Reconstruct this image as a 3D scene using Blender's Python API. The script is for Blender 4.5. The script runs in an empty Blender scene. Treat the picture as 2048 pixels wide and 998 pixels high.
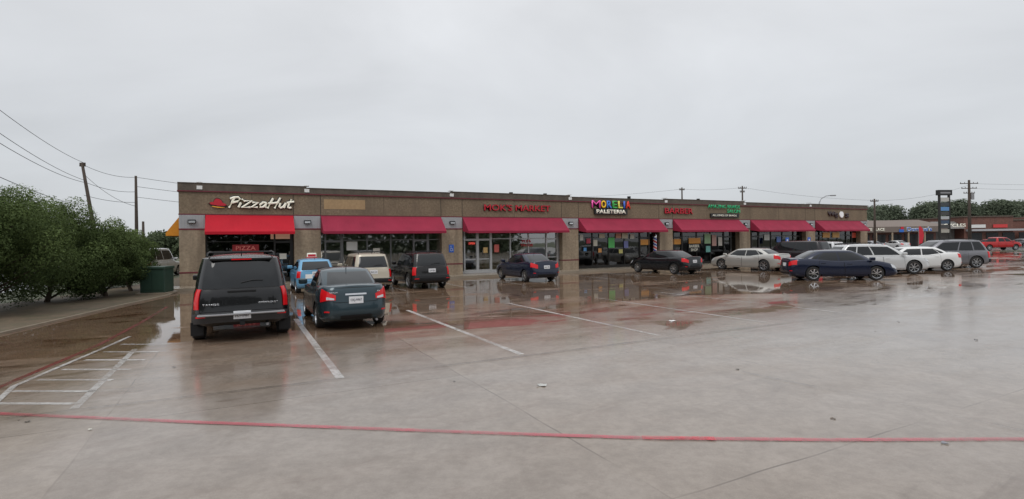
import bpy, bmesh, math, random
import numpy as np
from mathutils import Vector, Matrix
random.seed(7); np.random.seed(7)
scene=bpy.context.scene
COL=scene.collection
R=math.radians
# ------------------------------------------------------------------ helpers
def link(o,parent=None,label=None,category=None,group=None,kind=None):
    COL.objects.link(o)
    if parent is not None: o.parent=parent
    if label: o["label"]=label
    if category: o["category"]=category
    if group: o["group"]=group
    if kind: o["kind"]=kind
    return o
def empty(name,loc=(0,0,0),rz=0,parent=None,**k):
    o=bpy.data.objects.new(name,None); o.empty_display_size=.3
    o.location=loc; o.rotation_euler=(0,0,rz)
    return link(o,parent,**k)
def mk(name,verts,faces,mats,fm=None,smooth=False,sharp=None):
    me=bpy.data.meshes.new(name)
    me.from_pydata([tuple(v) for v in verts],[],faces)
    for m in (mats if isinstance(mats,(list,tuple)) else [mats]): me.materials.append(m)
    if fm is not None:
        me.polygons.foreach_set("material_index",fm)
    if smooth:
        me.polygons.foreach_set("use_smooth",[True]*len(me.polygons))
        if sharp: me.set_sharp_from_angle(angle=R(sharp))
    me.update()
    return me
def ob(name,me,parent=None,loc=(0,0,0),rot=(0,0,0),**k):
    o=bpy.data.objects.new(name,me); o.location=loc; o.rotation_euler=rot
    return link(o,parent,**k)
class MB:
    """mesh accumulator for ONE part"""
    def __init__(s): s.v=[];s.f=[];s.m=[]
    def box(s,x0,x1,y0,y1,z0,z1,mi=0):
        b=len(s.v)
        s.v+=[(x0,y0,z0),(x1,y0,z0),(x1,y1,z0),(x0,y1,z0),(x0,y0,z1),(x1,y0,z1),(x1,y1,z1),(x0,y1,z1)]
        for q in ((0,3,2,1),(4,5,6,7),(0,1,5,4),(1,2,6,5),(2,3,7,6),(3,0,4,7)):
            s.f.append(tuple(b+i for i in q)); s.m.append(mi)
        return s
    def poly(s,pts,mi=0):
        b=len(s.v); s.v+=list(pts); s.f.append(tuple(range(b,b+len(pts)))); s.m.append(mi); return s
    def tube(s,pts,rad,seg=8,mi=0,cap=True):
        pts=[Vector(p) for p in pts]; n=len(pts)
        if not hasattr(rad,'__len__'): rad=[rad]*n
        b=len(s.v)
        for i,p in enumerate(pts):
            d=(pts[min(i+1,n-1)]-pts[max(i-1,0)]).normalized()
            a=Vector((0,0,1)) if abs(d.z)<.9 else Vector((1,0,0))
            u=d.cross(a).normalized(); w=d.cross(u)
            for j in range(seg):
                t=2*math.pi*j/seg
                s.v.append(tuple(p+(u*math.cos(t)+w*math.sin(t))*rad[i]))
        for i in range(n-1):
            for j in range(seg):
                k=(j+1)%seg
                s.f.append((b+i*seg+j,b+i*seg+k,b+(i+1)*seg+k,b+(i+1)*seg+j)); s.m.append(mi)
        if cap:
            s.f.append(tuple(b+j for j in range(seg))[::-1]); s.m.append(mi)
            s.f.append(tuple(b+(n-1)*seg+j for j in range(seg))); s.m.append(mi)
        return s
    def me(s,name,mats,smooth=False,sharp=None): return mk(name,s.v,s.f,mats,s.m,smooth,sharp)
def bevel(o,w=.02,seg=2):
    m=o.modifiers.new("bevel",'BEVEL'); m.width=w; m.segments=seg; m.limit_method='ANGLE'; return o
# ------------------------------------------------------------------ materials
def newmat(name):
    m=bpy.data.materials.new(name); m.use_nodes=True
    nt=m.node_tree; return m,nt,nt.nodes,nt.links,nt.nodes["Principled BSDF"]
def mat(name,col,rough=.5,metal=0,var=.12,scale=6,bump=0,bscale=60,coat=0,emit=0,spec=.5):
    m,nt,N,L,B=newmat(name)
    tc=N.new("ShaderNodeTexCoord"); no=N.new("ShaderNodeTexNoise"); no.inputs["Scale"].default_value=scale; no.inputs["Detail"].default_value=5
    L.new(tc.outputs["Object"],no.inputs["Vector"])
    mx=N.new("ShaderNodeMix"); mx.data_type='RGBA'
    mx.inputs[6].default_value=(*[c*(1-var) for c in col],1); mx.inputs[7].default_value=(*[min(1,c*(1+var)) for c in col],1)
    L.new(no.outputs["Fac"],mx.inputs[0]); L.new(mx.outputs[2],B.inputs["Base Color"])
    B.inputs["Roughness"].default_value=rough; B.inputs["Metallic"].default_value=metal
    B.inputs["Specular IOR Level"].default_value=spec
    if coat: B.inputs["Coat Weight"].default_value=coat; B.inputs["Coat Roughness"].default_value=.03
    if bump:
        n2=N.new("ShaderNodeTexNoise"); n2.inputs["Scale"].default_value=bscale; n2.inputs["Detail"].default_value=4
        L.new(tc.outputs["Object"],n2.inputs["Vector"])
        bp=N.new("ShaderNodeBump"); bp.inputs["Strength"].default_value=bump; bp.inputs["Distance"].default_value=.02
        L.new(n2.outputs["Fac"],bp.inputs["Height"]); L.new(bp.outputs[0],B.inputs["Normal"])
    if emit:
        L.new(mx.outputs[2],B.inputs["Emission Color"]); B.inputs["Emission Strength"].default_value=emit
    return m
def paint(name,col,metal=.3,rough=.3): return mat(name,col,rough,metal,.04,3,coat=.55,spec=.35)
def stone_mat(name,c1,c2,c3,streak=.5,scale=14,zs=.16,s2=1.4):
    m,nt,N,L,B=newmat(name)
    tc=N.new("ShaderNodeTexCoord")
    n1=N.new("ShaderNodeTexNoise"); n1.inputs["Scale"].default_value=scale; n1.inputs["Detail"].default_value=8; n1.inputs["Roughness"].default_value=.75
    L.new(tc.outputs["Object"],n1.inputs["Vector"])
    cr=N.new("ShaderNodeValToRGB"); cr.color_ramp.elements[0].position=.34; cr.color_ramp.elements[1].position=.66
    cr.color_ramp.elements[0].color=(*c1,1); cr.color_ramp.elements[1].color=(*c2,1); L.new(n1.outputs["Fac"],cr.inputs[0])
    mp=N.new("ShaderNodeMapping"); mp.inputs["Scale"].default_value=(1.3,1.3,zs); L.new(tc.outputs["Object"],mp.inputs[0])
    n2=N.new("ShaderNodeTexNoise"); n2.inputs["Scale"].default_value=s2; n2.inputs["Detail"].default_value=6; L.new(mp.outputs[0],n2.inputs["Vector"])
    r2=N.new("ShaderNodeMapRange"); r2.inputs[1].default_value=.42; r2.inputs[2].default_value=.68; r2.inputs[4].default_value=streak; L.new(n2.outputs["Fac"],r2.inputs[0])
    mx=N.new("ShaderNodeMix"); mx.data_type='RGBA'; L.new(r2.outputs[0],mx.inputs[0]); L.new(cr.outputs[0],mx.inputs[6]); mx.inputs[7].default_value=(*c3,1)
    L.new(mx.outputs[2],B.inputs["Base Color"]); B.inputs["Roughness"].default_value=.75
    bp=N.new("ShaderNodeBump"); bp.inputs["Strength"].default_value=.4; bp.inputs["Distance"].default_value=.01; L.new(n1.outputs["Fac"],bp.inputs["Height"]); L.new(bp.outputs[0],B.inputs["Normal"])
    return m
M={}
M['stone']=stone_mat("aggregate_stucco",(.13,.093,.058),(.28,.21,.138),(.12,.088,.058),.6,9,.6,.7)
M['column']=stone_mat("tan_stucco",(.25,.19,.13),(.43,.34,.24),(.15,.11,.075),.65,7)
M['coping']=stone_mat("coping",(.085,.068,.052),(.14,.113,.088),(.055,.045,.036),.6,7)
M['patchy']=stone_mat("old_sign_patch",(.34,.225,.115),(.44,.30,.16),(.27,.18,.1),.4,7)
M['joint']=mat("panel_joint",(.05,.04,.03),.8)
M['burg']=mat("burgundy_trim",(.15,.022,.032),.55)
M['grayband']=mat("gray_panel",(.38,.38,.39),.5,0,.08,4)
M['awning']=mat("awning_canvas",(.275,.021,.050),.7,0,.25,1.1,.1,200,spec=.25)
M['awning_hot']=mat("awning_scarlet_backlit",(.46,.008,.022),.65,0,.15,1.3,spec=.25)  # pizza bay red, its backlit brightness put into the base colour
M['awning_yel']=mat("awning_yellow",(.72,.27,.015),.5)
M['alu']=mat("storefront_frame",(.17,.17,.17),.35,.5)
M['darkalu']=mat("dark_frame",(.03,.028,.026),.35,.3)
M['white']=mat("white_paint",(.75,.75,.73),.5,0,.06)
M['black']=mat("black_plastic",(.012,.012,.013),.5,spec=.3)
M['dark']=mat("dark_void",(.006,.006,.006),.9)
M['roof']=mat("roof_membrane",(.2,.2,.19),.8)
M['inwall']=mat("interior_wall",(.45,.46,.40),.8,0,.35,.7)  # bright wall colour stands in for lamps inside the shops
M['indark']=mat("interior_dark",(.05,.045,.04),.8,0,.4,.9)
M['conc']=mat("kerb_concrete",(.25,.205,.155),.3,0,.3,2,.3,40)
M['walk']=mat("sidewalk_concrete",(.28,.235,.18),.25,0,.25,1,.2,30)
M['wood']=mat("pole_wood",(.06,.045,.035),.9,0,.3,8,.4,20)
M['steel']=mat("galvanised_steel",(.3,.3,.31),.45,.6)
M['bark']=mat("bark",(.07,.05,.035),.9,0,.3,12,.5,25)
def glass_mat(name,tint,refl):
    m,nt,N,L,B=newmat(name); N.remove(B)
    out=N["Material Output"]; t=N.new("ShaderNodeBsdfTransparent"); t.inputs[0].default_value=(*tint,1)
    g=N.new("ShaderNodeBsdfGlossy"); g.inputs["Roughness"].default_value=.02
    tc=N.new("ShaderNodeTexCoord"); no=N.new("ShaderNodeTexNoise"); no.inputs["Scale"].default_value=.9; L.new(tc.outputs["Object"],no.inputs["Vector"])
    bp=N.new("ShaderNodeBump"); bp.inputs["Strength"].default_value=.08; bp.inputs["Distance"].default_value=.03; L.new(no.outputs["Fac"],bp.inputs["Height"]); L.new(bp.outputs[0],g.inputs["Normal"])
    lw=N.new("ShaderNodeLayerWeight"); lw.inputs[0].default_value=.25
    mr=N.new("ShaderNodeMapRange"); mr.inputs[3].default_value=refl; mr.inputs[4].default_value=min(1,refl+.45); L.new(lw.outputs["Fresnel"],mr.inputs[0])
    mx=N.new("ShaderNodeMixShader"); L.new(mr.outputs[0],mx.inputs[0]); L.new(t.outputs[0],mx.inputs[1]); L.new(g.outputs[0],mx.inputs[2]); L.new(mx.outputs[0],out.inputs[0])
    return m
M['glass']=glass_mat("shop_glass",(.78,.84,.78),.38)
M['glassd']=glass_mat("tinted_shop_glass",(.35,.36,.36),.10)
M['carglass']=mat("car_glass",(.010,.012,.014),.04,0,.1,2,spec=.5)
M['tyre']=mat("tyre_rubber",(.018,.018,.018),.75,0,.2,20)
M['rim']=mat("alloy_rim",(.55,.56,.58),.25,.9)
M['chrome']=mat("chrome",(.7,.7,.72),.12,1)
M['tail']=mat("tail_lens",(.55,.008,.012),.12,0,.1,20,emit=.12)
M['lens']=mat("clear_lens",(.6,.62,.64),.08,.3)
M['plate']=mat("licence_plate",(.75,.76,.78),.4)
M['txtdark']=mat("dark_lettering",(.02,.02,.05),.5)
# ------------------------------------------------------------------ text
def text_me(body,h,w,mt,ext=.02,shear=0,off=0,spacing=1):
    cu=bpy.data.curves.new("t",'FONT'); cu.body=body; cu.size=1; cu.extrude=0; cu.shear=shear; cu.offset=off; cu.space_character=spacing
    cu.align_x='CENTER'; cu.resolution_u=3
    o=bpy.data.objects.new("t",cu); COL.objects.link(o)
    dg=bpy.context.evaluated_depsgraph_get(); dg.update()
    me=bpy.data.meshes.new_from_object(o.evaluated_get(dg))
    bpy.data.objects.remove(o)
    co=np.empty(len(me.vertices)*3); me.vertices.foreach_get("co",co); co=co.reshape(-1,3)
    mn=co.min(0); mxx=co.max(0); c=(mn+mxx)/2; s=mxx-mn
    sx=w/s[0] if w else h/s[1]
    co=(co-c)*np.array([sx,h/s[1],1]); me.vertices.foreach_set("co",co.ravel())
    bm=bmesh.new(); bm.from_mesh(me)
    r=bmesh.ops.extrude_face_region(bm,geom=bm.faces[:])
    vs=[e for e in r['geom'] if isinstance(e,bmesh.types.BMVert)]
    for v in vs: v.co.z+=ext
    bmesh.ops.recalc_face_normals(bm,faces=bm.faces)
    bm.to_mesh(me); bm.free()
    me.materials.clear(); me.materials.append(mt); me.update()
    return me
TH=R(27.15); EX=(math.cos(TH),math.sin(TH)); IN=(-math.sin(TH),math.cos(TH)); B0=(-16.5,26.2)
def bw(lx,ly,z=0): return (B0[0]+EX[0]*lx+IN[0]*ly, B0[1]+EX[1]*lx+IN[1]*ly, z)
# ------------------------------------------------------------------ camera
cam=bpy.data.cameras.new("camera"); co=bpy.data.objects.new("camera",cam); COL.objects.link(co)
cam.lens=1057/2048*36; cam.sensor_width=36; cam.shift_y=-15/2048; cam.clip_end=2000; cam.clip_start=.05
co.matrix_world=Matrix.Translation((0,0,2.1))@Matrix.Rotation(R(90),4,'X')@Matrix.Rotation(R(-.8),4,'Z')
scene.camera=co
scene.view_settings.view_transform='Standard'; scene.view_settings.look='None'; scene.view_settings.exposure=0
# ------------------------------------------------------------------ world
w=bpy.data.worlds.new("World"); scene.world=w; w.use_nodes=True
N=w.node_tree.nodes; L=w.node_tree.links; bg=N["Background"]
sk=N.new("ShaderNodeTexSky"); sk.sky_type='NISHITA'; sk.sun_disc=False; sk.sun_elevation=R(55); sk.sun_rotation=R(200)
tc=N.new("ShaderNodeTexCoord"); mp=N.new("ShaderNodeMapping"); mp.inputs["Scale"].default_value=(1,1,2.6); L.new(tc.outputs["Generated"],mp.inputs[0])
no=N.new("ShaderNodeTexNoise"); no.inputs["Scale"].default_value=1.5; no.inputs["Detail"].default_value=6; no.inputs["Roughness"].default_value=.5; no.inputs["Distortion"].default_value=.5; L.new(mp.outputs[0],no.inputs["Vector"])
cr=N.new("ShaderNodeMapRange"); cr.inputs[1].default_value=.3; cr.inputs[2].default_value=.7; cr.inputs[3].default_value=.85; cr.inputs[4].default_value=1.09; L.new(no.outputs["Fac"],cr.inputs[0])
sx=N.new("ShaderNodeSeparateXYZ"); L.new(tc.outputs["Generated"],sx.inputs[0])
gr=N.new("ShaderNodeValToRGB"); e=gr.color_ramp.elements; e[0].position=0; e[0].color=(.635,.66,.69,1); e[1].position=1; e[1].color=(1.5,1.53,1.56,1)
a=e.new(.18); a.color=(.68,.702,.73,1); a=e.new(.42); a.color=(.775,.79,.815,1)
L.new(sx.outputs[2],gr.inputs[0])
mul=N.new("ShaderNodeVectorMath"); mul.operation='SCALE'; L.new(gr.outputs[0],mul.inputs[0])
m10=N.new("ShaderNodeMath"); m10.operation='MULTIPLY'; m10.inputs[1].default_value=10; L.new(cr.outputs[0],m10.inputs[0]); L.new(m10.outputs[0],mul.inputs["Scale"])
mx=N.new("ShaderNodeMix"); mx.data_type='RGBA'; mx.inputs[0].default_value=.94; L.new(sk.outputs[0],mx.inputs[6]); L.new(mul.outputs[0],mx.inputs[7])
L.new(mx.outputs[2],bg.inputs[0]); bg.inputs[1].default_value=.1
sun=bpy.data.lights.new("sun",'SUN'); sun.energy=.9; sun.angle=R(25); sun.color=(1,.97,.93)
so=bpy.data.objects.new("sun",sun); COL.objects.link(so); so.rotation_euler=(R(38),0,R(-20))
# ------------------------------------------------------------------ ground
def ground_mat(name):
    m,nt,N,L,B=newmat(name)
    def math_(op,a,b=None,c=None):
        n=N.new("ShaderNodeMath"); n.operation=op
        for i,x in enumerate((a,b,c)):
            if x is None: continue
            if isinstance(x,(int,float)): n.inputs[i].default_value=x
            else: L.new(x,n.inputs[i])
        return n.outputs[0]
    def rng(x,a,b,c=0,d=1):
        n=N.new("ShaderNodeMapRange"); n.interpolation_type='SMOOTHSTEP'
        for i,q in enumerate((a,b,c,d)): n.inputs[i+1].default_value=q
        L.new(x,n.inputs[0]); return n.outputs[0]
    def noise(v,s,d=4,r=.55,dist=0):
        n=N.new("ShaderNodeTexNoise"); n.inputs["Scale"].default_value=s; n.inputs["Detail"].default_value=d; n.inputs["Roughness"].default_value=r; n.inputs["Distortion"].default_value=dist
        L.new(v,n.inputs["Vector"]); return n.outputs["Fac"]
    def mix(f,a,b):
        n=N.new("ShaderNodeMix"); n.data_type='RGBA'
        if isinstance(f,(int,float)): n.inputs[0].default_value=f
        else: L.new(f,n.inputs[0])
        for i,x in ((6,a),(7,b)):
            if isinstance(x,tuple): n.inputs[i].default_value=(*x,1)
            else: L.new(x,n.inputs[i])
        return n.outputs[2]
    def fmix(f,a,b):
        n=N.new("ShaderNodeMix"); n.data_type='FLOAT'; L.new(f,n.inputs[0])
        for i,x in ((2,a),(3,b)):
            if isinstance(x,(int,float)): n.inputs[i].default_value=x
            else: L.new(x,n.inputs[i])
        return n.outputs[0]
    tc=N.new("ShaderNodeTexCoord"); P=tc.outputs["Object"]
    mp=N.new("ShaderNodeMapping"); mp.vector_type='TEXTURE'; mp.inputs["Location"].default_value=(B0[0]+1.1,B0[1]+.6,0); mp.inputs["Rotation"].default_value=(0,0,TH); L.new(P,mp.inputs[0])
    Q=mp.outputs[0]
    st=N.new("ShaderNodeMapping"); st.inputs["Scale"].default_value=(.4,1,1); L.new(Q,st.inputs[0]); S=st.outputs[0]
    sep=N.new("ShaderNodeSeparateXYZ"); L.new(Q,sep.inputs[0])
    sw=N.new("ShaderNodeSeparateXYZ"); L.new(P,sw.inputs[0])
    big=noise(P,.13,4); med=noise(S,.55,6,.6,.5); fine=noise(P,9,6,.7); vf=noise(P,70,3,.7); mot=noise(P,1.7,8,.72,.3)
    out=math_('MULTIPLY',sep.outputs[1],-1)
    outn=math_('ADD',out,math_('MULTIPLY',math_('SUBTRACT',med,.5),12))
    leftw=rng(sw.outputs[0],-9,-4,1,0)
    grey=math_('MULTIPLY',rng(outn,15,23),math_('SUBTRACT',1,math_('MULTIPLY',leftw,.35)))
    base=mix(grey,(.27,.170,.105),(.275,.235,.200))
    base=mix(rng(big,.35,.65,0,.6),base,(.27,.215,.165))
    base=mix(math_('MULTIPLY',rng(mot,.42,.68),.38),base,(.13,.10,.078))
    base=mix(math_('MULTIPLY',rng(mot,.5,.3),.25),base,(.38,.33,.285))
    base=mix(math_('MULTIPLY',rng(fine,.35,.7),.28),base,(.12,.09,.066))
    base=mix(math_('MULTIPLY',rng(vf,.5,.7),.18),base,(.46,.42,.38))
    inst=math_('SUBTRACT',1,grey)
    streak=math_('MULTIPLY',rng(noise(S,1.3,9,.72,.8),.51,.62),rng(med,.38,.56))
    streak=math_('MULTIPLY',streak,math_('ADD',math_('MULTIPLY',inst,.8),.15))
    base=mix(streak,base,(.10,.045,.024))
    br=N.new("ShaderNodeTexBrick"); br.offset=0; br.inputs["Scale"].default_value=1; br.inputs["Brick Width"].default_value=4.6; br.inputs["Row Height"].default_value=4.6
    br.inputs["Mortar Size"].default_value=.014; br.inputs["Mortar Smooth"].default_value=.5
    br.inputs["Color1"].default_value=(1,1,1,1); br.inputs["Color2"].default_value=(.82,.82,.83,1); br.inputs["Mortar"].default_value=(1,1,1,1)
    wob=N.new("ShaderNodeVectorMath"); wob.operation='MULTIPLY_ADD'
    nz=N.new("ShaderNodeTexNoise"); nz.inputs["Scale"].default_value=.8; L.new(P,nz.inputs["Vector"])
    L.new(nz.outputs["Color"],wob.inputs[0]); wob.inputs[1].default_value=(.08,.08,0); L.new(Q,wob.inputs[2])
    L.new(wob.outputs[0],br.inputs["Vector"])
    jm=math_('MULTIPLY',br.outputs["Fac"],rng(noise(P,.5,3),.38,.60,.08,.75))
    mm=N.new("ShaderNodeMix"); mm.data_type='RGBA'; mm.blend_type='MULTIPLY'; mm.inputs[0].default_value=.7; L.new(base,mm.inputs[6]); L.new(br.outputs["Color"],mm.inputs[7])
    base=mix(jm,mm.outputs[2],(.08,.06,.045))
    pn=math_('ADD',noise(S,.42,8,.64,.8),math_('ADD',rng(out,13,23,.085,-.10),math_('MULTIPLY',leftw,.07)))
    pud=rng(pn,.49,.57)
    film=rng(noise(S,.9,6,.62,.4),.33,.60)
    dampc=N.new("ShaderNodeMix"); dampc.data_type='RGBA'; dampc.blend_type='MULTIPLY'; L.new(math_('ADD',math_('MULTIPLY',pud,.55),math_('MULTIPLY',math_('MULTIPLY',film,inst),.2)),dampc.inputs[0]); L.new(base,dampc.inputs[6]); dampc.inputs[7].default_value=(.55,.50,.46,1)
    L.new(dampc.outputs[2],B.inputs["Base Color"])
    rr=math_('ADD',math_('ADD',.07,math_('MULTIPLY',fine,.12)),math_('MULTIPLY',math_('SUBTRACT',1,film),.11))
    L.new(fmix(pud,rr,.03),B.inputs["Roughness"])
    B.inputs["IOR"].default_value=1.5; B.inputs["Specular IOR Level"].default_value=.6
    hgt=math_('ADD',math_('MULTIPLY',fine,.6),math_('MULTIPLY',vf,.2))
    bp=N.new("ShaderNodeBump"); bp.inputs["Distance"].default_value=.005; L.new(fmix(pud,.22,.015),bp.inputs["Strength"]); L.new(hgt,bp.inputs["Height"])
    rip=N.new("ShaderNodeBump"); rip.inputs["Distance"].default_value=.004; rip.inputs["Strength"].default_value=.26; L.new(noise(P,2.6,2),rip.inputs["Height"]); L.new(bp.outputs[0],rip.inputs["Normal"])
    L.new(rip.outputs[0],B.inputs["Normal"])
    return m
M['lot']=ground_mat("wet_concrete")
M['grass']=stone_mat("verge_dirt",(.085,.062,.04),(.15,.11,.07),(.05,.055,.025),.6,5)
M['field']=stone_mat("far_ground",(.05,.07,.03),(.09,.10,.05),(.10,.09,.07),.6,.4)
M['road']=mat("wet_asphalt",(.26,.26,.26),.14,0,.3,.6,.1,40)
def sheet(name,pts,z,mt,kind='structure'):
    me=mk(name,[(x,y,z) for x,y in pts],[tuple(range(len(pts)))],mt)
    if me.polygons[0].normal.z<0: me.flip_normals()
    return ob(name,me,kind=kind)
sheet("ground",[(-700,-300),(900,-300),(900,900),(-700,900)],-.02,M['field'])
kerbp=[(-9.5,-6),(-10.6,2),(-11.5,7),(-12.35,12),(-13.0,14.8),(-14.0,19),(-14.7,22.6),(-16.6,26.0)]
sheet("parking_lot",kerbp+[bw(0,19)[:2],bw(75,19)[:2],(74,64),(120,66),(120,-30),(-8.3,-30)],0,M['lot'])
sheet("street",[(-60,-20),(-18.6,-20),(-20.5,12),(-26,30),(-45,75),(-95,75)],-.008,M['road'])
sheet("street",[(20,72),(160,72),(160,82),(10,82)],-.006,M['road'])
sheet("plaza_parking_lot",[(30,84),(180,84),(180,140),(20,140)],-.006,M['road'])
vp=[(x-.12,y) for x,y in kerbp[:-1]]+[(-16.9,26.3),(-21,36),(-22.5,36),(-20.0,26),(-18.4,12),(-16.4,-6)]
v=[(x,y,-.01) for x,y in vp]+[(x,y,.035) for x,y in vp]; n=len(vp)
me=mk("verge",v,[tuple(range(n,2*n))]+[(i,(i+1)%n,n+(i+1)%n,n+i) for i in range(n)],M['grass'])
ob("dirt_verge",me,kind='structure')
def ribbon_box(name,pts,w,z0,z1,mt,**k):
    v=[];f=[]
    for i,p in enumerate(pts):
        a=Vector(pts[max(i-1,0)]);b=Vector(pts[min(i+1,len(pts)-1)]); d=(b-a).normalized(); nn=Vector((-d.y,d.x))
        q=Vector(p); l=q+nn*w/2; r=q-nn*w/2
        v+=[(l.x,l.y,z0),(r.x,r.y,z0),(r.x,r.y,z1),(l.x,l.y,z1)]
    for i in range(len(pts)-1):
        b=i*4
        for j in range(4): f.append((b+j,b+(j+1)%4,b+4+(j+1)%4,b+4+j))
    f.append((0,1,2,3)); b=(len(pts)-1)*4; f.append((b+3,b+2,b+1,b))
    return ob(name,mk(name,v,f,mt),**k)
ribbon_box("kerb",[(x-.06,y) for x,y in kerbp[:-1]]+[(-16.2,25.6)],.12,-.01,.05,M['conc'],kind='structure')
def paint_mat(name,col,wear,lo=.12,hi=.9):
    m,nt,N,L,B=newmat(name); out=N["Material Output"]
    tc=N.new("ShaderNodeTexCoord"); no=N.new("ShaderNodeTexNoise"); no.inputs["Scale"].default_value=7; no.inputs["Detail"].default_value=8; no.inputs["Roughness"].default_value=.75; L.new(tc.outputs["Object"],no.inputs["Vector"])
    n2=N.new("ShaderNodeTexNoise"); n2.inputs["Scale"].default_value=.5; n2.inputs["Detail"].default_value=3; L.new(tc.outputs["Object"],n2.inputs["Vector"])
    ad=N.new("ShaderNodeMath"); ad.operation='ADD'; L.new(no.outputs["Fac"],ad.inputs[0]); L.new(n2.outputs["Fac"],ad.inputs[1])
    mr=N.new("ShaderNodeMapRange"); mr.inputs[1].default_value=wear*2-.12; mr.inputs[2].default_value=wear*2+.12; mr.inputs[3].default_value=lo; mr.inputs[4].default_value=hi; L.new(ad.outputs[0],mr.inputs[0])
    B.inputs["Base Color"].default_value=(*col,1); B.inputs["Roughness"].default_value=.2
    t=N.new("ShaderNodeBsdfTransparent"); mx=N.new("ShaderNodeMixShader"); L.new(mr.outputs[0],mx.inputs[0]); L.new(t.outputs[0],mx.inputs[1]); L.new(B.outputs[0],mx.inputs[2]); L.new(mx.outputs[0],out.inputs[0])
    return m
M['linew']=paint_mat("worn_white_paint",(.60,.58,.56),.49,.35,.88)
M['linef']=paint_mat("faint_white_paint",(.55,.53,.51),.49,.22,.72)
M['liner']=paint_mat("worn_red_paint",(.45,.08,.10),.50,.35,.78)
M['linerhot']=paint_mat("fresh_red_paint",(.60,.04,.06),.50,.3,.9)
M['liner2']=paint_mat("faded_red_paint",(.20,.04,.035),.47,.3,.8)
M['crack']=paint_mat("dark_joint",(.05,.038,.03),.49,.15,.85)
def stripe(a,b,w,mt,name="parking_stripe",z=.004):
    a=Vector(a);b=Vector(b); d=(b-a).normalized(); nn=Vector((-d.y,d.x))*w/2
    sheet(name,[tuple(a+nn),tuple(b+nn),tuple(b-nn),tuple(a-nn)],z,mt)
F=IN
def sl(x,y,l,w=.11,m_='linew'): stripe((x,y),(x+F[0]*l,y+F[1]*l),w,M[m_])
sl(-2.72,8.28,7.6,.13); sl(.15,9.85,7.6,.12); sl(3.2,11.6,7.4,.11); sl(6.3,13.2,7.2,.1,'linef'); sl(9.2,14.7,7.2,.1,'linef'); sl(-5.75,6.9,4.5,.1,'linef')
for s in np.arange(6.3,58,2.9):
    a=bw(s,-7.9); b=bw(s,-2.6); stripe(a[:2],b[:2],.1,M['linef'])
def poly_ribbon(name,pts,w,z,mt):
    v=[];f=[]
    for i,p in enumerate(pts):
        a=Vector(pts[max(i-1,0)]);b=Vector(pts[min(i+1,len(pts)-1)]); d=(b-a).normalized(); nn=Vector((-d.y,d.x))*w/2
        q=Vector(p); v+=[(*(q+nn),z),(*(q-nn),z)]
    for i in range(len(pts)-1): f.append((2*i,2*i+1,2*i+3,2*i+2))
    me=mk(name,v,f,mt)
    if me.polygons[0].normal.z<0: me.flip_normals()
    return ob(name,me,kind='structure')
poly_ribbon("fire_lane_line",[(-14,8.0),(-9,7.1),(-6.55,6.73),(-3.87,6.31),(-.16,5.79),(1.43,5.59),(3.3,5.47),(5.23,5.42),(8,5.36),(14,5.3)],.09,.0085,M['liner'])
poly_ribbon("fire_lane_line",[(1.35,5.60),(1.75,5.565),(2.1,5.54)],.10,.0125,M['linerhot'])
poly_ribbon("fire_lane_line",[(-7.5,7.1),(-7.85,8.1),(-8.95,11.4),(-10.4,14.8),(-12.1,18.5)],.11,.004,M['liner2'])
poly_ribbon("parking_stripe",[(-6.9,6.95),(-7.62,8.05),(-8.5,10.9),(-9.0,12.4)],.08,.0125,M['linew'])
poly_ribbon("pavement_joint",[(-7.0,6.2),(-5.4,6.96),(-3.5,7.85),(-1.3,8.95),(1.0,10.1),(4.2,11.75),(9,14.2)],.03,.0165,M['crack'])
poly_ribbon("pavement_joint",[(3.6,8.3),(4.6,6.9),(5.4,5.7),(6.5,4.3)],.02,.0165,M['crack'])
for y in (7.15,7.75,8.4,9.1,9.85,10.6,11.4):
    t=(y-6.9)/5
    stripe((-7.15-1.5*t,y+.05),(-5.85-1.7*t,y-.02),.09,M['linew'])
# ------------------------------------------------------------------ building
BL=58.5; BH=5.2
bld=empty("shopping_plaza",bw(0,0),TH,label="long low brown stucco strip of shops with red awnings",category="building")
PC=[.56,5.97,14.37,23.1,31.9,40.7,49.5,57.9]; PWH=[.56,.68,.68,.66,.66,.66,.66,.6]
b=MB()
b.box(0,BL,0,.35,3.72,4.86)
b.box(0,.3,.35,18,0,4.86); b.box(BL-.3,BL,.35,18,0,4.86); b.box(.3,BL-.3,17.7,18,0,4.86)
b.box(.3,BL-.3,.36,.62,2.93,3.72)
for i in range(1,7):
    for dx in (-.7,.7): b.box(PC[i]+dx-.02,PC[i]+dx+.02,-.003,.0,3.75,4.83,1)
for i in range(7):
    q=(PC[i]+PC[i+1])/2; b.box(q-.01,q+.01,-.003,.0,3.75,4.83,1)
ob("wall",b.me("wall",[M['stone'],M['joint']]),bld)
hts=[5.27,5.19,5.25,5.16,5.24,5.17,5.22]
for i in range(7):
    x0=-.04 if i==0 else PC[i]+.012; x1=BL+.04 if i==6 else PC[i+1]-.012
    b=MB(); b.box(x0,x1,-.05,.33,4.905,hts[i]); b.box(x0,x1,-.075,.30,hts[i],hts[i]+.035)
    ob("parapet",b.me("parapet",M['coping']),bld)
b=MB(); b.box(-.04,.28,.33,18.03,4.9,BH-.003); b.box(BL-.28,BL+.04,.33,18.03,4.9,BH-.003); b.box(.28,BL-.28,17.75,18.03,4.9,BH-.003)
ob("parapet",b.me("parapet",M['coping']),bld)
b=MB(); b.box(-.06,BL+.06,-.07,.3,4.845,4.9); b.box(-.06,0,.3,18,4.845,4.9); b.box(-.02,BL+.02,-.025,.3,3.685,3.74); b.box(-.02,0,.3,18,3.685,3.74)
ob("trim_band",b.me("trim",M['burg']),bld)
b=MB(); b.box(.29,BL-.29,.36,17.72,4.55,4.65); ob("roof",b.me("roof",M['roof']),bld)
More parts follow.
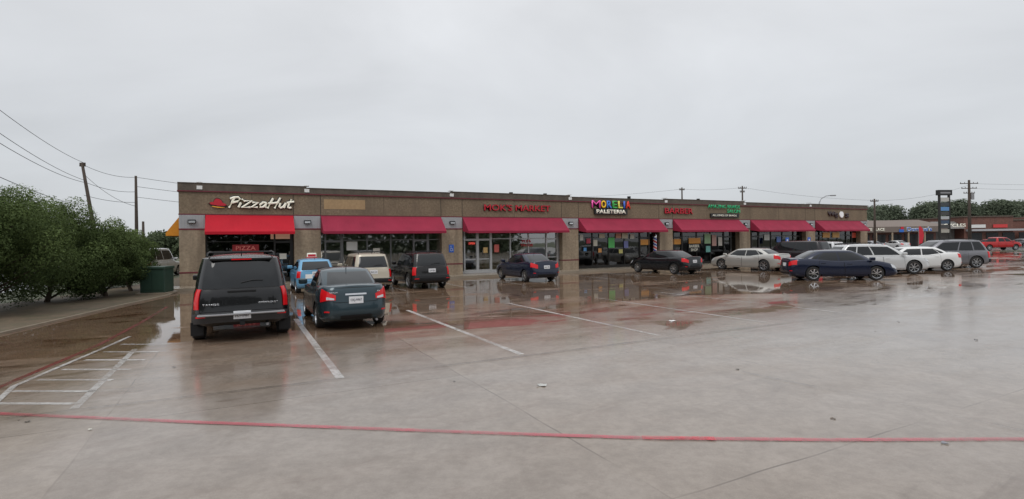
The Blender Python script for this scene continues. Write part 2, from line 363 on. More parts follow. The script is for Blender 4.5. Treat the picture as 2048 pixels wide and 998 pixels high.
for s in (19.8,22.6,30.4,38.0):
    b=MB(); b.tube([(s,2.5,4.6),(s,2.5,5.5)],.07,8); b.tube([(s,2.5,5.45),(s,2.5,5.62)],.14,10); ob("roof_vent",b.me("vent",M['black']),bld)
for i in range(0,7):
    s=PC[i]+(.0 if i else .35); b=MB(); b.box(s-.13,s+.12,-.085,-.05,4.97,5.15); b.box(s-.13,s+.12,-.085,.32,5.31,5.34); ob("scupper",b.me("scupper",M['white']),bld)
for s,wd in zip(PC,PWH):
    b=MB(); b.box(s-wd,s+wd,-.03,.55,0,.76,0); b.box(s-wd-.012,s+wd+.012,-.045,.56,.76,.83,1); b.box(s-wd,s+wd,-.03,.55,.83,2.93,0)
    b.box(s-wd-.012,s+wd+.012,-.045,.56,2.93,3.0,1); b.box(s-wd,s+wd,-.02,.35,3.0,3.68,2)
    k=s-wd+.07
    while k<s+wd-.05: b.box(k,k+.035,-.035,-.019,3.0,3.68,2); k+=.12
    ob("pilaster",b.me("pilaster",[M['column'],M['burg'],M['grayband']]),bld)
    b=MB(); b.box(s-.17,s+.17,-.17,-.036,3.26,3.44,0); b.box(s-.14,s+.14,-.175,-.17,3.28,3.38,1)
    o=ob("wall_lamp",b.me("wall_lamp",[M['black'],M['lens']]),bld); bevel(o,.015)
def awning(s0,s1,mt):
    zt,zb,zv,d=3.68,2.82,2.68,.95
    b=MB(); n=max(3,int((s1-s0)/.9))
    for i in range(n):
        a=s0+(s1-s0)*i/n; c=s0+(s1-s0)*(i+1)/n; K=6
        for j in range(K):
            t0,t1=j/K,(j+1)/K
            for q in range(4):
                xa=a+(c-a)*q/4; xb=a+(c-a)*(q+1)/4
                def P(x,t):
                    ph=(x-a)/(c-a); sag=-.035*math.sin(math.pi*ph)*math.sin(math.pi*t)
                    return (x,-.03-d*t,zt+(zb-zt)*t+sag)
                b.poly([P(xa,t0),P(xa,t1),P(xb,t1),P(xb,t0)])
    y=-.03-d
    b.poly([(s0,y,zb),(s0,y,zv),(s1,y,zv),(s1,y,zb)])
    b.poly([(s0,-.03,zt),(s0,-.03,zb),(s0,y,zv),(s0,y,zb)]); b.poly([(s1,-.03,zt),(s1,y,zb),(s1,y,zv),(s1,-.03,zb)])
    b.poly([(s0,-.03,zt-.05),(s1,-.03,zt-.05),(s1,y+.02,zb-.05),(s0,y+.02,zb-.05)])
    ob("awning",b.me("awning",mt,smooth=True,sharp=25),bld)
edges=[(PC[i]+PWH[i],PC[i+1]-PWH[i+1]) for i in range(7)]
for i,(a,c) in enumerate(edges): awning(a+.03,c-.03,M['awning_hot'] if i==0 else M['awning'])
b=MB()
for y0,y1 in ((.6,3.6),):
    b.poly([(0,y0,3.66),(-.62,y0,2.8),(-.62,y1,2.8),(0,y1,3.66)]); b.poly([(0,y0,3.66),(0,y0,2.65),(-.62,y0,2.65),(-.62,y0,2.8)]); b.poly([(-.62,y0,2.8),(-.62,y0,2.65),(-.62,y1,2.65),(-.62,y1,2.8)]); b.poly([(0,y1,3.66),(-.62,y1,2.8),(-.62,y1,2.65),(0,y1,2.65)])
ob("awning",b.me("side_awning",M['awning_yel']),bld,label="orange yellow side awning")
def window(s0,s1,z0,z1,gl,fr,trans=2.3):
    b=MB(); b.poly([(s0,.44,z0),(s1,.44,z0),(s1,.44,z1),(s0,.44,z1)])
    w_=ob("window",b.me("window",gl),bld)
    t=.035; b=MB(); b.box(s0,s0+t*2,.39,.5,z0,z1); b.box(s1-.003,s1+.003,.395,.495,z0,z1)
    b.box(s0+2*t,s1-.003,.39,.5,z0,z0+.07); b.box(s0+2*t,s1-.003,.39,.5,z1-.07,z1)
    if trans: b.box(s0+2*t,s1-.003,.4,.49,trans,trans+.05)
    ob("frame",b.me("frame",fr),w_)
def door(s0,s1,gl,fr):
    b=MB(); b.poly([(s0,.445,.16),(s1,.445,.16),(s1,.445,2.3),(s0,.445,2.3)])
    d_=ob("door",b.me("door",gl),bld)
    b=MB(); t=.09
    b.box(s0,s0+t,.37,.5,.135,2.9); b.box(s1-t,s1,.37,.5,.135,2.9)
    b.box(s0+t,s1-t,.38,.49,.135,.36); b.box(s0+t,s1-t,.38,.49,2.22,2.34); b.box(s0+t,s1-t,.38,.49,2.83,2.9); b.box(s0+t,s1-t,.39,.48,1.0,1.06)
    ob("frame",b.me("frame",fr),d_)
    b=MB(); b.tube([(s1-.14,.37,.95),(s1-.14,.31,.97),(s1-.14,.31,1.28),(s1-.14,.37,1.3)],.014,6); ob("handle",b.me("handle",M['chrome']),d_)
    b=MB(); b.poly([(s0,.446,2.34),(s1,.446,2.34),(s1,.446,2.83),(s0,.446,2.83)]); ob("transom",b.me("transom",gl),d_)
doors={0:[(4.3,5.2)],1:[(6.9,7.85),(12.0,12.95)],2:[(15.3,16.25),(16.25,17.2),(21.35,22.3)],3:[(29.6,30.55)],4:[(33.0,33.95),(38.6,39.5)],5:[(42,43),(47.6,48.6)],6:[(50.5,51.5),(55.6,56.6)]}
M['alul']=mat("light_aluminium",(.5,.5,.5),.35,.4)
for i,(a,c) in enumerate(edges):
    light=i in (1,2); gl=M['glass'] if light else M['glassd']; fr=(M['alul'] if i==2 else M['alu']) if light else M['darkalu']
    segs=[]; cur=a
    for d0,d1 in doors[i]:
        if d0-cur>.05: segs.append((cur,d0))
        door(d0,d1,gl,fr); cur=d1
    if c-cur>.05: segs.append((cur,c))
    for p0,p1 in segs:
        n=max(1,round((p1-p0)/1.35))
        for q in range(n):
            window(p0+(p1-p0)*q/n,p0+(p1-p0)*(q+1)/n,.25,2.93,gl,fr)
        b=MB(); b.box(p0,p1,.38,.52,.1,.25); ob("sill",b.me("sill",fr),bld)
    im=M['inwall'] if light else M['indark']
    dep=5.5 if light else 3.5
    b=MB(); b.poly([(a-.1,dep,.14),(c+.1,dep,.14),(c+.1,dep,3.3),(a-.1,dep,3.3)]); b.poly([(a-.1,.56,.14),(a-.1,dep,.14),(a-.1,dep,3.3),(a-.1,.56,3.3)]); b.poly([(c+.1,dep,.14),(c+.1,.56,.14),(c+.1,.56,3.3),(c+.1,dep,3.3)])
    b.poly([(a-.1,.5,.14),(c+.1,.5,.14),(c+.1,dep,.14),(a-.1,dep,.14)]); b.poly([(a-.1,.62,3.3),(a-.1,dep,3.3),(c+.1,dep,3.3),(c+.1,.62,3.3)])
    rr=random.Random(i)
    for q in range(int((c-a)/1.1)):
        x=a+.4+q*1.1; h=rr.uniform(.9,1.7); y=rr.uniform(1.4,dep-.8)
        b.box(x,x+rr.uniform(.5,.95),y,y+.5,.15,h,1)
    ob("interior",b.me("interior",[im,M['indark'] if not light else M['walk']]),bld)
b=MB(); b.box(-.4,BL+.6,-1.7,.38,-.01,.13); o=ob("sidewalk",b.me("sidewalk",M['walk']),None,loc=bw(0,0),rot=(0,0,TH),kind='structure')
# ------------------------------------------------------------------ signs on facade
def col(name,c,emit=0,rough=.35): 
    if name not in M: M[name]=mat(name,c,rough,0,.05,3,emit=emit)
    return M[name]
def sign(lx,z,label,ly=-.03,name="shop_sign"):
    return empty(name,bw(lx,ly,z),TH,label=label,category="sign")
def letters(par,body,x,z,h,w,mt,y=-.03,ext=.06,shear=0,off=.01,back=None,boff=.05,name="lettering"):
    o=ob(name,text_me(body,h,w,mt,ext,shear,off),par,loc=(x,y,z),rot=(R(90),0,0))
    if back:
        ob("letter_backing",text_me(body,h+.05,w+.07,back,ext*.6,shear,off+boff),par,loc=(x,y+.028,z),rot=(R(90),0,0))
    return o
BLK=col("sign_black",(.01,.01,.01)); WH=col("sign_white",(.85,.83,.70),.12); RED=col("sign_red",(.48,.015,.03),.06)
s=sign(3.3,4.32,"white hand drawn pizza shop lettering with red hat logo")
glyph={'P':(.60,[[(.05,-.05),(.12,.5),(.17,1.0)],[(-.08,.86),(.12,1.02),(.42,1.05),(.58,.86),(.46,.6),(.12,.46)]]),
 'i':(.25,[[(.05,0),(.1,.5)],[(.13,.76),(.16,.86)]]),
 'z':(.50,[[(-.02,.52),(.4,.56),(.02,.02),(.46,.04)]]),
 'Z':(.60,[[(-.02,.66),(.55,.72),(.0,-.02),(.58,.03)]]),
 'a':(.62,[[(.42,.52),(.2,.56),(.04,.3),(.1,.04),(.28,.06),(.42,.3),(.46,.54),(.42,.1),(.56,.02)]]),
 'H':(.74,[[(.02,-.06),(.08,.5),(.16,1.02)],[(.5,-.05),(.56,.5),(.66,1.08)],[(-.06,.46),(.3,.5),(.66,.6)]]),
 'u':(.52,[[(.04,.52),(.04,.12),(.16,.0),(.32,.14),(.42,.54)],[(.42,.54),(.4,.0)]]),
 't':(.42,[[(.2,.95),(.12,.4),(.14,.06),(.26,.0),(.38,.08)],[(-.06,.56),(.14,.62),(.44,.7)]])}
x=-1.12; SC=.50; XS=.69
for ch in "PiZzaHut":
    ad,strokes=glyph[ch]
    bf=MB(); bk=MB()
    for st in strokes:
        pts=[(x+q[0]*XS+q[1]*.16,-.06,(q[1]-.46)*SC) for q in st]
        bf.tube(pts,.056,7); bk.tube([(p[0],-.02,p[2]) for p in pts],.105,8)
    ob("lettering",bf.me("letter",WH),s); o=ob("letter_backing",bk.me("letter_back",BLK),s); o.scale=(1,.3,1)
    x+=ad*XS+.01
def blob(pts,y0,y1,mt,name,par):
    n=len(pts); v=[(x,y0,z) for x,z in pts]+[(x,y1,z) for x,z in pts]
    f=[tuple(range(n)),tuple(range(n,2*n))[::-1]]+[(i,n+i,n+(i+1)%n,(i+1)%n) for i in range(n)]
    me=mk(name,v,f,mt); bm=bmesh.new(); bm.from_mesh(me); bmesh.ops.recalc_face_normals(bm,faces=bm.faces); bm.to_mesh(me); bm.free()
    return ob(name,me,par)
hat=[(-1.98,-.04),(-1.88,-.11),(-1.6,-.16),(-1.34,-.17),(-1.2,-.13),(-1.27,-.06),(-1.38,-.01),(-1.44,.11),(-1.53,.18),(-1.66,.20),(-1.75,.12),(-1.79,.02),(-1.88,.02)]
blob(hat,-.08,-.035,RED,"hat_emblem",s); blob([(x+(x+1.6)*.13,z*1.25-.01) for x,z in hat],-.034,-.005,BLK,"emblem_backing",s)
b=MB(); b.tube([(-1.86,-.06,-.2),(-1.6,-.06,-.245),(-1.3,-.06,-.25)],[.015,.03,.012],6); ob("emblem_stroke",b.me("st",col("sign_amber",(.8,.4,.03),.1)),s)
b=MB(); b.box(6.85,9.1,-.008,-.001,4.08,4.62); ob("old_sign_patch",b.me("patch",M['patchy']),bld)
s=sign(19.0,4.34,"red channel letters of a market on brown fascia")
MAR=col("sign_maroon",(.05,.005,.008))
letters(s,"MOK'S MARKET",0,0,.40,4.9,RED,off=.0,back=MAR,boff=.02)
s=sign(26.6,4.5,"rainbow coloured ice cream shop letters above a name board")
cols=[(.85,.10,.42),(.85,.5,.02),(.05,.20,.65),(.05,.4,.08),(.65,.62,.1),(.05,.15,.6),(.75,.05,.03)]
xx=-1.70
for i,(ch,c) in enumerate(zip("MORELIA",cols)):
    wd={'M':.74,'I':.12}.get(ch,.42)
    letters(s,ch,xx+wd/2,.22,.54,wd,col("rainbow_"+str(i),c,.15),off=-.01 if ch=='M' else .02,back=BLK,boff=.02); xx+=wd+.085
b=MB(); b.box(-1.5,1.45,-.12,-.0,-.5,-.1); ob("name_board",b.me("nb",BLK),s)
letters(s,"PALETERIA",-.02,-.3,.27,2.65,WH,y=-.121,ext=.01,off=.035)
s=sign(33.2,4.35,"red barber shop channel letters on brown fascia")
letters(s,"BARBER",0,0,.42,2.9,RED,off=.0,back=MAR,boff=.02)
s=sign(38.2,4.5,"green hair salon letters above dark name board")
GRN=col("sign_green",(.03,.42,.18),.12)
letters(s,"AMAZING BRAIDS",0,.27,.28,3.7,GRN,off=-.005); letters(s,"SALON",1.1,-.1,.28,1.5,GRN,off=-.005)
b=MB(); b.box(-1.6,1.7,-.1,0,-.62,-.3); ob("name_board",b.me("nb",BLK),s); letters(s,"ALL KINDS OF BRAIDS",0,-.46,.14,2.8,WH,y=-.101,ext=.008)
s=sign(53.7,4.28,"dark shop lettering with a white round letter")
DK=col("sign_brown",(.03,.012,.015)); letters(s,"Wig",-.9,0,.6,1.6,DK,off=.03); letters(s,"s",1.35,-.06,.45,.6,DK,off=.03)
b=MB(); b.tube([(.45,-.02,.02),(.45,-.1,.02)],.3,20); ob("round_emblem",b.me("disc",col("sign_pure",(.8,.8,.8),.1)),s)
def poster(lx,z,w,h,c,label,txt=None,tc=None,th=.1,name="window_poster",emit=0,ly=.385):
    b=MB(); b.box(-w/2,w/2,0,.006,-h/2,h/2)
    key="poster_%d_%d_%d"%tuple(int(x*100) for x in c)
    o=ob(name,b.me("poster",col(key,c,emit)),None,loc=bw(lx,ly-.01,z),rot=(0,0,TH),label=label,category="poster")
    if txt:
        for k,t in enumerate(txt.split("|")):
            n=len(txt.split("|"))
            ob("lettering",text_me(t,th,min(w*.88,len(t)*th*.85),tc or WH,.003,0,.01),o,loc=(0,-.002,(n-1)/2*th*1.35-k*th*1.35),rot=(R(90),0,0))
    return o
poster(2.95,1.98,1.25,.36,(.28,.012,.016),"dark red window graphic of a pizza shop","PIZZA",col("pale_red",(.68,.2,.17),.15),.22,emit=.12)
poster(3.4,1.65,.8,.2,(.36,.04,.03),"small red menu panel in window",emit=.1); poster(1.7,1.55,.5,.6,(.06,.05,.045),"dark notice in window")
poster(4.65,2.58,1.0,.28,(.75,.42,.28),"pale orange sign above shop door",emit=.15)
poster(4.75,1.5,.35,.3,(.8,.78,.7),"white notice taped on glass door")
poster(8.4,2.0,.6,.5,(.75,.75,.72),"white paper notice in window"); poster(9.8,1.7,.4,.3,(.7,.68,.6),"pale paper notice in window")
poster(15.85,2.05,.5,.2,(.35,.02,.02),"red lit open sign in shop window","OPEN",col("neon_red",(.9,.1,.06),.8),.12)
poster(16.8,1.6,.3,.35,(.75,.5,.2),"orange notice on shop door"); poster(17.6,1.7,.35,.5,(.7,.15,.12),"red and white poster in window")
o=sign(19.8,2.0,"red cut letters on shop window",ly=.4,name="window_sign"); letters(o,"YO'S",0,.15,.2,.75,RED,y=-.02,ext=.01,off=.02); letters(o,"TACOS",.05,-.12,.18,.95,RED,y=-.02,ext=.01,off=.02)
pl=[(24.3,2.35,.3,.4,(.7,.7,.65)),(24.9,2.1,.35,.35,(.6,.05,.1)),(25.5,1.95,.35,.45,(.75,.72,.6)),(26.1,2.45,.5,.3,(.7,.65,.5)),(26.95,1.95,.55,.75,(.12,.62,.15)),(27.6,2.45,.5,.35,(.65,.3,.2)),(28.2,2.45,.55,.4,(.72,.66,.5)),(28.3,1.8,.4,.5,(.2,.22,.5)),(28.9,2.4,.4,.35,(.7,.68,.6)),(24.6,1.5,.25,.25,(.1,.3,.6)),(25.9,1.4,.3,.3,(.75,.35,.1)),(27.8,1.3,.35,.3,(.65,.6,.2)),
 (30.1,1.95,.95,.42,(.75,.32,.04)),(33.3,1.95,1.0,.42,(.75,.32,.04)),(35.3,2.0,1.3,.45,(.75,.32,.04)),(36.75,2.15,.7,.8,(.35,.55,.3)),(37.5,2.0,.5,.9,(.6,.35,.3)),(38.2,1.9,.45,.7,(.65,.62,.55)),(36.8,1.3,.5,.5,(.2,.5,.45)),(44,2.2,.7,.5,(.7,.7,.65)),(45.6,2.0,.6,.5,(.1,.2,.55)),(52.5,2.35,1.1,.5,(.75,.38,.06)),(54,2.35,1.1,.5,(.75,.42,.08)),(56.9,2.3,.7,.5,(.7,.1,.06))]
for (x,z,w_,h_,c) in pl:
    nm="orange" if (c[0]>.6 and c[1]<.45) else "coloured"
    if c[1]>.6 and c[0]<.3: nm="bright green"
    if min(c)>.45: nm="pale"
    poster(x,z,w_,h_,c,nm+" poster taped inside the shop window")
poster(35.25,1.42,1.25,.6,(.012,.012,.012),"black window panel with white barber shop lettering","BARBER|SHOP",WH,.22)
bp_=empty("barber_pole",bw(30.95,.2,1.3),TH,label="red white and blue striped barber pole beside shop window",category="barber pole")
def spiral_mat():
    m,nt,N,L,B=newmat("barber_spiral"); tc=N.new("ShaderNodeTexCoord"); sp=N.new("ShaderNodeSeparateXYZ"); L.new(tc.outputs["Object"],sp.inputs[0])
    at=N.new("ShaderNodeMath"); at.operation='ARCTAN2'; L.new(sp.outputs[1],at.inputs[0]); L.new(sp.outputs[0],at.inputs[1])
    d=N.new("ShaderNodeMath"); d.operation='DIVIDE'; L.new(at.outputs[0],d.inputs[0]); d.inputs[1].default_value=2*math.pi
    z=N.new("ShaderNodeMath"); z.operation='MULTIPLY_ADD'; L.new(sp.outputs[2],z.inputs[0]); z.inputs[1].default_value=2.2; L.new(d.outputs[0],z.inputs[2])
    fr=N.new("ShaderNodeMath"); fr.operation='FRACT'; L.new(z.outputs[0],fr.inputs[0])
    cr=N.new("ShaderNodeValToRGB"); cr.color_ramp.interpolation='CONSTANT'; e=cr.color_ramp.elements; e[0].color=(.6,.02,.03,1); e[1].position=.28; e[1].color=(.75,.75,.75,1); x=e.new(.52); x.color=(.02,.06,.45,1); x=e.new(.78); x.color=(.75,.75,.75,1)
    L.new(fr.outputs[0],cr.inputs[0]); L.new(cr.outputs[0],B.inputs["Base Color"]); B.inputs["Roughness"].default_value=.2; return m
b=MB(); b.tube([(0,0,-.1),(0,0,1.0)],.14,20); ob("striped_cylinder",b.me("cyl",spiral_mat(),True,40),bp_)
b=MB(); b.tube([(0,0,-.3),(0,0,-.25),(0,0,-.1)],[.05,.17,.17],16); b.tube([(0,0,1.0),(0,0,1.14),(0,0,1.25),(0,0,1.3)],[.17,.17,.11,.02],16); ob("cap",b.me("cap",M['chrome'],True,40),bp_)
o=empty("accessible_parking_sign",bw(14.3,-.05,1.75),TH,label="small blue accessible parking sign with white wheelchair symbol",category="sign",group="accessible parking signs")
b=MB(); b.box(-.16,.16,0,.01,-.24,.24); ob("board",b.me("board",col("acc_blue",(.03,.12,.5))),o)
b=MB(); pts=[(.08*math.cos(t)-.0,-.004,-.06+.08*math.sin(t)) for t in np.linspace(R(120),R(380),12)]; b.tube(pts,.011,5); b.tube([(-.03,-.004,.1),(-.02,-.004,-.0),(.06,-.004,-.01),(.1,-.004,-.12)],.012,5); b.tube([(-.03,-.006,.14),(-.03,.002,.14)],.025,8); ob("wheelchair_symbol",b.me("sym",M['white']),o)
for lx in (43.5,46.4):
    o=empty("accessible_parking_sign",bw(lx,-1.9,0),TH,label="blue accessible parking sign on a thin steel post",category="sign",group="accessible parking signs")
    b=MB(); b.tube([(0,0,0),(0,0,2.2)],.025,6); ob("post",b.me("post",M['steel']),o); b=MB(); b.box(-.2,.2,-.035,-.026,1.6,2.15); ob("board",b.me("board",col("acc_blue",(.03,.12,.5))),o)
    b=MB(); b.box(-.06,.08,-.042,-.037,1.75,2.0); ob("wheelchair_symbol",b.me("sym",M['white']),o)
# ------------------------------------------------------------------ cars
def sq(p):
    p%=8
    if p<1: return -1,p
    if p<3: return p-2,1
    if p<5: return 1,4-p
    if p<7: return 6-p,-1
    return -1,p-8
def se(p,n):
    a,b=sq(p); r=(abs(a)**n+abs(b)**n)**(-1/n); return a*r,b*r
def cint(pts,x):
    n=len(pts)
    if x<=pts[0][0]: return pts[0][1]
    if x>=pts[-1][0]: return pts[-1][1]
    for i in range(n-1):
        if x<=pts[i+1][0]: break
    x0,y0=pts[i];x1,y1=pts[i+1]; h=x1-x0; t=(x-x0)/h; d=(y1-y0)/h
    def sl_(k):
        if k<=0 or k>=n-1: return None
        a=(pts[k][1]-pts[k-1][1])/(pts[k][0]-pts[k-1][0]); b=(pts[k+1][1]-pts[k][1])/(pts[k+1][0]-pts[k][0])
        return 0 if a*b<=0 else 2*a*b/(a+b)
    m0=sl_(i); m1=sl_(i+1); m0=d if m0 is None else m0; m1=d if m1 is None else m1
    t2=t*t;t3=t2*t
    return (2*t3-3*t2+1)*y0+(t3-2*t2+t)*h*m0+(-2*t3+3*t2)*y1+(t3-t2)*h*m1
wheel_cache={}
def wheel_meshes(r,wd,ns,rimm):
    key=(r,wd,ns,rimm.name)
    if key in wheel_cache: return wheel_cache[key]
    def lathe(prof,seg,mi):
        b=len(V)
        for (rad,y) in prof:
            for j in range(seg):
                t=2*math.pi*j/seg; V.append((rad*math.cos(t),y,rad*math.sin(t)))
        for i in range(len(prof)-1):
            for j in range(seg):
                k=(j+1)%seg; Fc.append((b+i*seg+j,b+i*seg+k,b+(i+1)*seg+k,b+(i+1)*seg+j)); Mi.append(mi)
    V=[];Fc=[];Mi=[]; h=wd/2; ri=r*.68
    lathe([(ri,-h*.8),(ri+.02,-h),(r*.9,-h*1.02),(r*.985,-h*.8),(r,-h*.4),(r,h*.4),(r*.985,h*.8),(r*.9,h*1.02),(ri+.02,h),(ri,h*.8),(ri,h*.2),(0.001,h*.15)],36,0)
    ty=mk("tyre",V,Fc,[M['tyre']],Mi,True,35)
    V=[];Fc=[];Mi=[]
    lathe([(ri-.002,h*.25),(ri-.002,h*.9),(ri*.99,h*.98),(ri*.93,h*.95),(ri*.9,h*.6),(ri*.9,h*.3)],36,0)
    lathe([(.0005,h*.82),(r*.12,h*.82),(r*.15,h*.7),(r*.15,h*.3)],16,0)
    for k in range(ns):
        t=2*math.pi*k/ns; c,s_=math.cos(t),math.sin(t)
        b=len(V)
        for (rad,hw,y) in ((r*.1,r*.06,h*.78),(ri*.93,r*.085,h*.86),(r*.1,r*.06,h*.4),(ri*.93,r*.085,h*.5)):
            for sgn in (-1,1): V.append((rad*c-sgn*hw*s_,y,rad*s_+sgn*hw*c))
        for q in ((0,2,3,1),(4,5,7,6),(0,4,6,2),(1,3,7,5)): Fc.append(tuple(b+i for i in q)); Mi.append(0)
    rm=mk("rim",V,Fc,[rimm],Mi,True,30)
    bm=bmesh.new(); bm.from_mesh(rm); bmesh.ops.recalc_face_normals(bm,faces=bm.faces); bm.to_mesh(rm); bm.free()
    wheel_cache[key]=(ty,rm); return ty,rm
def car(label,category,S,pm,loc,heading,group=None,name="parked_car",plate=None,badges=(),rimm=None,spokes=7,extra=None):
    L_,W_,H_=S['L'],S['W'],S['H']; zb=S.get('zb',.2); top=S['top']; hw=W_/2
    car_=empty(name,(loc[0],loc[1],0),R(heading),label=label,category=category,group=group)
    prof=S.get('prof',[(0,.90,.10,.12),(.10,.965,.03,.04),(.28,.99,.0,.0),(.5,1.0,.015,.03),(.68,.995,.035,.07),(.82,.975,.05,.10),(.93,.945,.07,.14),(1,.90,.11,.2)])
    def pr(v): return [cint([(q[0],q[k]) for q in prof],v) for k in (1,2,3)]
    NB=S.get('n',8)
    def bpt(p,v):
        X,Y=se(p,NB); ys,ri,fi=pr(v); x0=-L_/2+ri; x1=L_/2-fi; x=(x0+x1)/2+X*(x1-x0)/2
        lift=.07*max(0,(abs(x)/(L_/2)-.75)/.25)**2
        z0=zb+lift; t=cint(top,x); return Vector((x,Y*hw*ys,z0+v*(t-z0)))
    c=S['cab']; z0c,z1c=c['z0'],c['z1']; n2=c.get('n',5)
    def cpt(p,t):
        tc_=t-.10*math.sin(math.pi*max(0,min(1,t)))
        x0=c['r0']+(c['r1']-c['r0'])*tc_; x1=c['f0']+(c['f1']-c['f0'])*tc_; ww=c['w0']+(c['w1']-c['w0'])*tc_
        X,Y=se(p,n2); return Vector(((x0+x1)/2+X*(x1-x0)/2,Y*ww,z0c+(z1c-z0c)*t))
    ps=[-1+2*i/16 for i in range(16)]+[1+2*i/48 for i in range(48)]+[3+2*i/16 for i in range(16)]+[5+2*i/48 for i in range(48)]
    NP=len(ps); V=[];Fc=[]
    def loop(fn): V.extend(fn(p) for p in ps)
    vs=[0,.05,.1,.18,.28,.38,.5,.6,.68,.76,.84,.9,.95,.985,1]
    def botq(q):
        def f(p):
            P=bpt(p,0); return Vector((P.x,P.y*q,P.z))
        return f
    rows=0
    for q in (0,.5,.9): loop(botq(q)); rows+=1
    for v in vs: loop(lambda p,v=v:bpt(p,v)); rows+=1
    cr_=S.get('crown',.035)
    for q in (.97,.9,.75,.5,.25,0):
        def f(p,q=q):
            P=bpt(p,1); Y=abs(se(p,NB)[1]); return Vector((P.x,P.y*q,P.z+cr_*(1-q*q)*Y))
        loop(f); rows+=1
    for i in range(rows-1):
        for j in range(NP):
            k=(j+1)%NP; Fc.append((i*NP+j,i*NP+k,(i+1)*NP+k,(i+1)*NP+j))
    me=mk("body",V,Fc,[pm,M['black']])
    bm=bmesh.new(); bm.from_mesh(me); bmesh.ops.remove_doubles(bm,verts=bm.verts,dist=2e-4); bmesh.ops.dissolve_degenerate(bm,dist=1e-4,edges=bm.edges)
    bmesh.ops.recalc_face_normals(bm,faces=bm.faces); bm.to_mesh(me); bm.free()
    o=bpy.data.objects.new("tmp",me); COL.objects.link(o)
    wr=S['wr']; ar=wr+S.get('gap',.05); ax=S['ax']
    cv=[];cf=[]
    for x in ax:
        for sg in (-1,1):
            b=len(cv); seg=40
            for y in (sg*(hw-.40),sg*(hw+.3)):
                for j in range(seg): t=2*math.pi*j/seg; cv.append((x+ar*math.cos(t),y,wr+.01+ar*math.sin(t)))
            cf+= [(b+j,b+(j+1)%seg,b+seg+(j+1)%seg,b+seg+j) for j in range(seg)]+[tuple(b+j for j in range(seg)),tuple(b+seg+j for j in range(seg))[::-1]]
    cm=mk("cut",cv,cf,[]); bm=bmesh.new(); bm.from_mesh(cm); bmesh.ops.recalc_face_normals(bm,faces=bm.faces); bm.to_mesh(cm); bm.free()
    co_=bpy.data.objects.new("cut",cm); COL.objects.link(co_)
    md=o.modifiers.new("b",'BOOLEAN'); md.operation='DIFFERENCE'; md.object=co_; md.solver='EXACT'
    dg=bpy.context.evaluated_depsgraph_get(); dg.update()
    m2=bpy.data.meshes.new_from_object(o.evaluated_get(dg)); bpy.data.objects.remove(o); bpy.data.objects.remove(co_)
    V=[v.co.copy() for v in m2.vertices]; Fc=[tuple(p.vertices) for p in m2.polygons]; Mi=[]
    for p in m2.polygons:
        ct=p.center; k=0
        for x in ax:
            d=math.hypot(ct.x-x,ct.z-wr-.01)
            if d<ar-.004 and abs(ct.y)<hw-.05: k=1
            if abs(d-ar)<.02 and abs(ct.y)<hw-.03 and abs(p.normal.y)<.3 and ((ct.x-x)*p.normal.x+(ct.z-wr)*p.normal.z)<0: k=1
        if p.normal.z<-.8 and ct.z<zb+.12: k=1
        Mi.append(k)
    base=len(V); rows=0
    crw=c.get('crown',.07)
    for t in [0,.12,.3,.5,.7,.85,.94,1]: V.extend(cpt(p,t) for p in ps); rows+=1
    cx=(c['r1']+c['f1'])/2
    for rho in (.985,.955,.9,.8,.65,.45,.2):
        for p in ps:
            P=cpt(p,1); V.append(Vector((cx+(P.x-cx)*rho,P.y*rho,z1c+crw*(1-rho**2.4)**.8)))
        rows+=1
    for i in range(rows-1):
        for j in range(NP):
            k=(j+1)%NP; Fc.append((base+i*NP+j,base+i*NP+k,base+(i+1)*NP+k,base+(i+1)*NP+j)); Mi.append(0)
    Fc.append(tuple(base+(rows-1)*NP+j for j in range(NP))); Mi.append(0)
    me=mk("body",V,Fc,[pm,M['black']],Mi,True,38)
    ob("body",me,car_)
    def patch(nm,fn,p0,p1,v0,v1,off,mats,nu=10,nv=6,parent=None,border=None,lab=None):
        if not isinstance(v0,tuple): v0=(v0,v0)
        if not isinstance(v1,tuple): v1=(v1,v1)
        V=[];F_=[];Mi=[]
        def add(p0,p1,a0,a1,off,mi):
            b=len(V); outer=[];inner=[]
            for i in range(nu+1):
                u=i/nu; p=p0+(p1-p0)*u; lo=a0[0]+(a0[1]-a0[0])*u; hi=a1[0]+(a1[1]-a1[0])*u
                for j in range(nv+1):
                    t=lo+(hi-lo)*j/nv; P=fn(p,t); du=fn(p+.01,t)-fn(p-.01,t); dv=fn(p,min(t+.01,1))-fn(p,min(t+.01,1)-.02)
                    n=du.cross(dv).normalized()
                    if n.dot(Vector((P.x*.25,P.y,0)))<0: n=-n
                    outer.append(P+n*off); inner.append(P-n*.003)
            V.extend(outer); V.extend(inner); K=len(outer); g=lambda i,j:b+i*(nv+1)+j
            for i in range(nu):
                for j in range(nv): F_.append((g(i,j),g(i+1,j),g(i+1,j+1),g(i,j+1))); Mi.append(mi)
            per=[(i,0) for i in range(nu)]+[(nu,j) for j in range(nv)]+[(i,nv) for i in range(nu,0,-1)]+[(0,j) for j in range(nv,0,-1)]
            for q in range(len(per)):
                A=g(*per[q]);Bq=g(*per[(q+1)%len(per)]); F_.append((A,Bq,Bq+K,A+K)); Mi.append(mi)
        if border:
            bp_,bv_=border
            add(p0-bp_,p1+bp_,(v0[0]-bv_,v0[1]-bv_),(v1[0]+bv_,v1[1]+bv_),off*.35,1)
        add(p0,p1,v0,v1,off,0)
        me=mk(nm,V,F_,mats,Mi,True,35)
        bm=bmesh.new(); bm.from_mesh(me); bmesh.ops.recalc_face_normals(bm,faces=bm.faces); bm.to_mesh(me); bm.free()
        kw={'label':lab} if lab else {}
        return ob(nm,me,parent or car_,**kw)
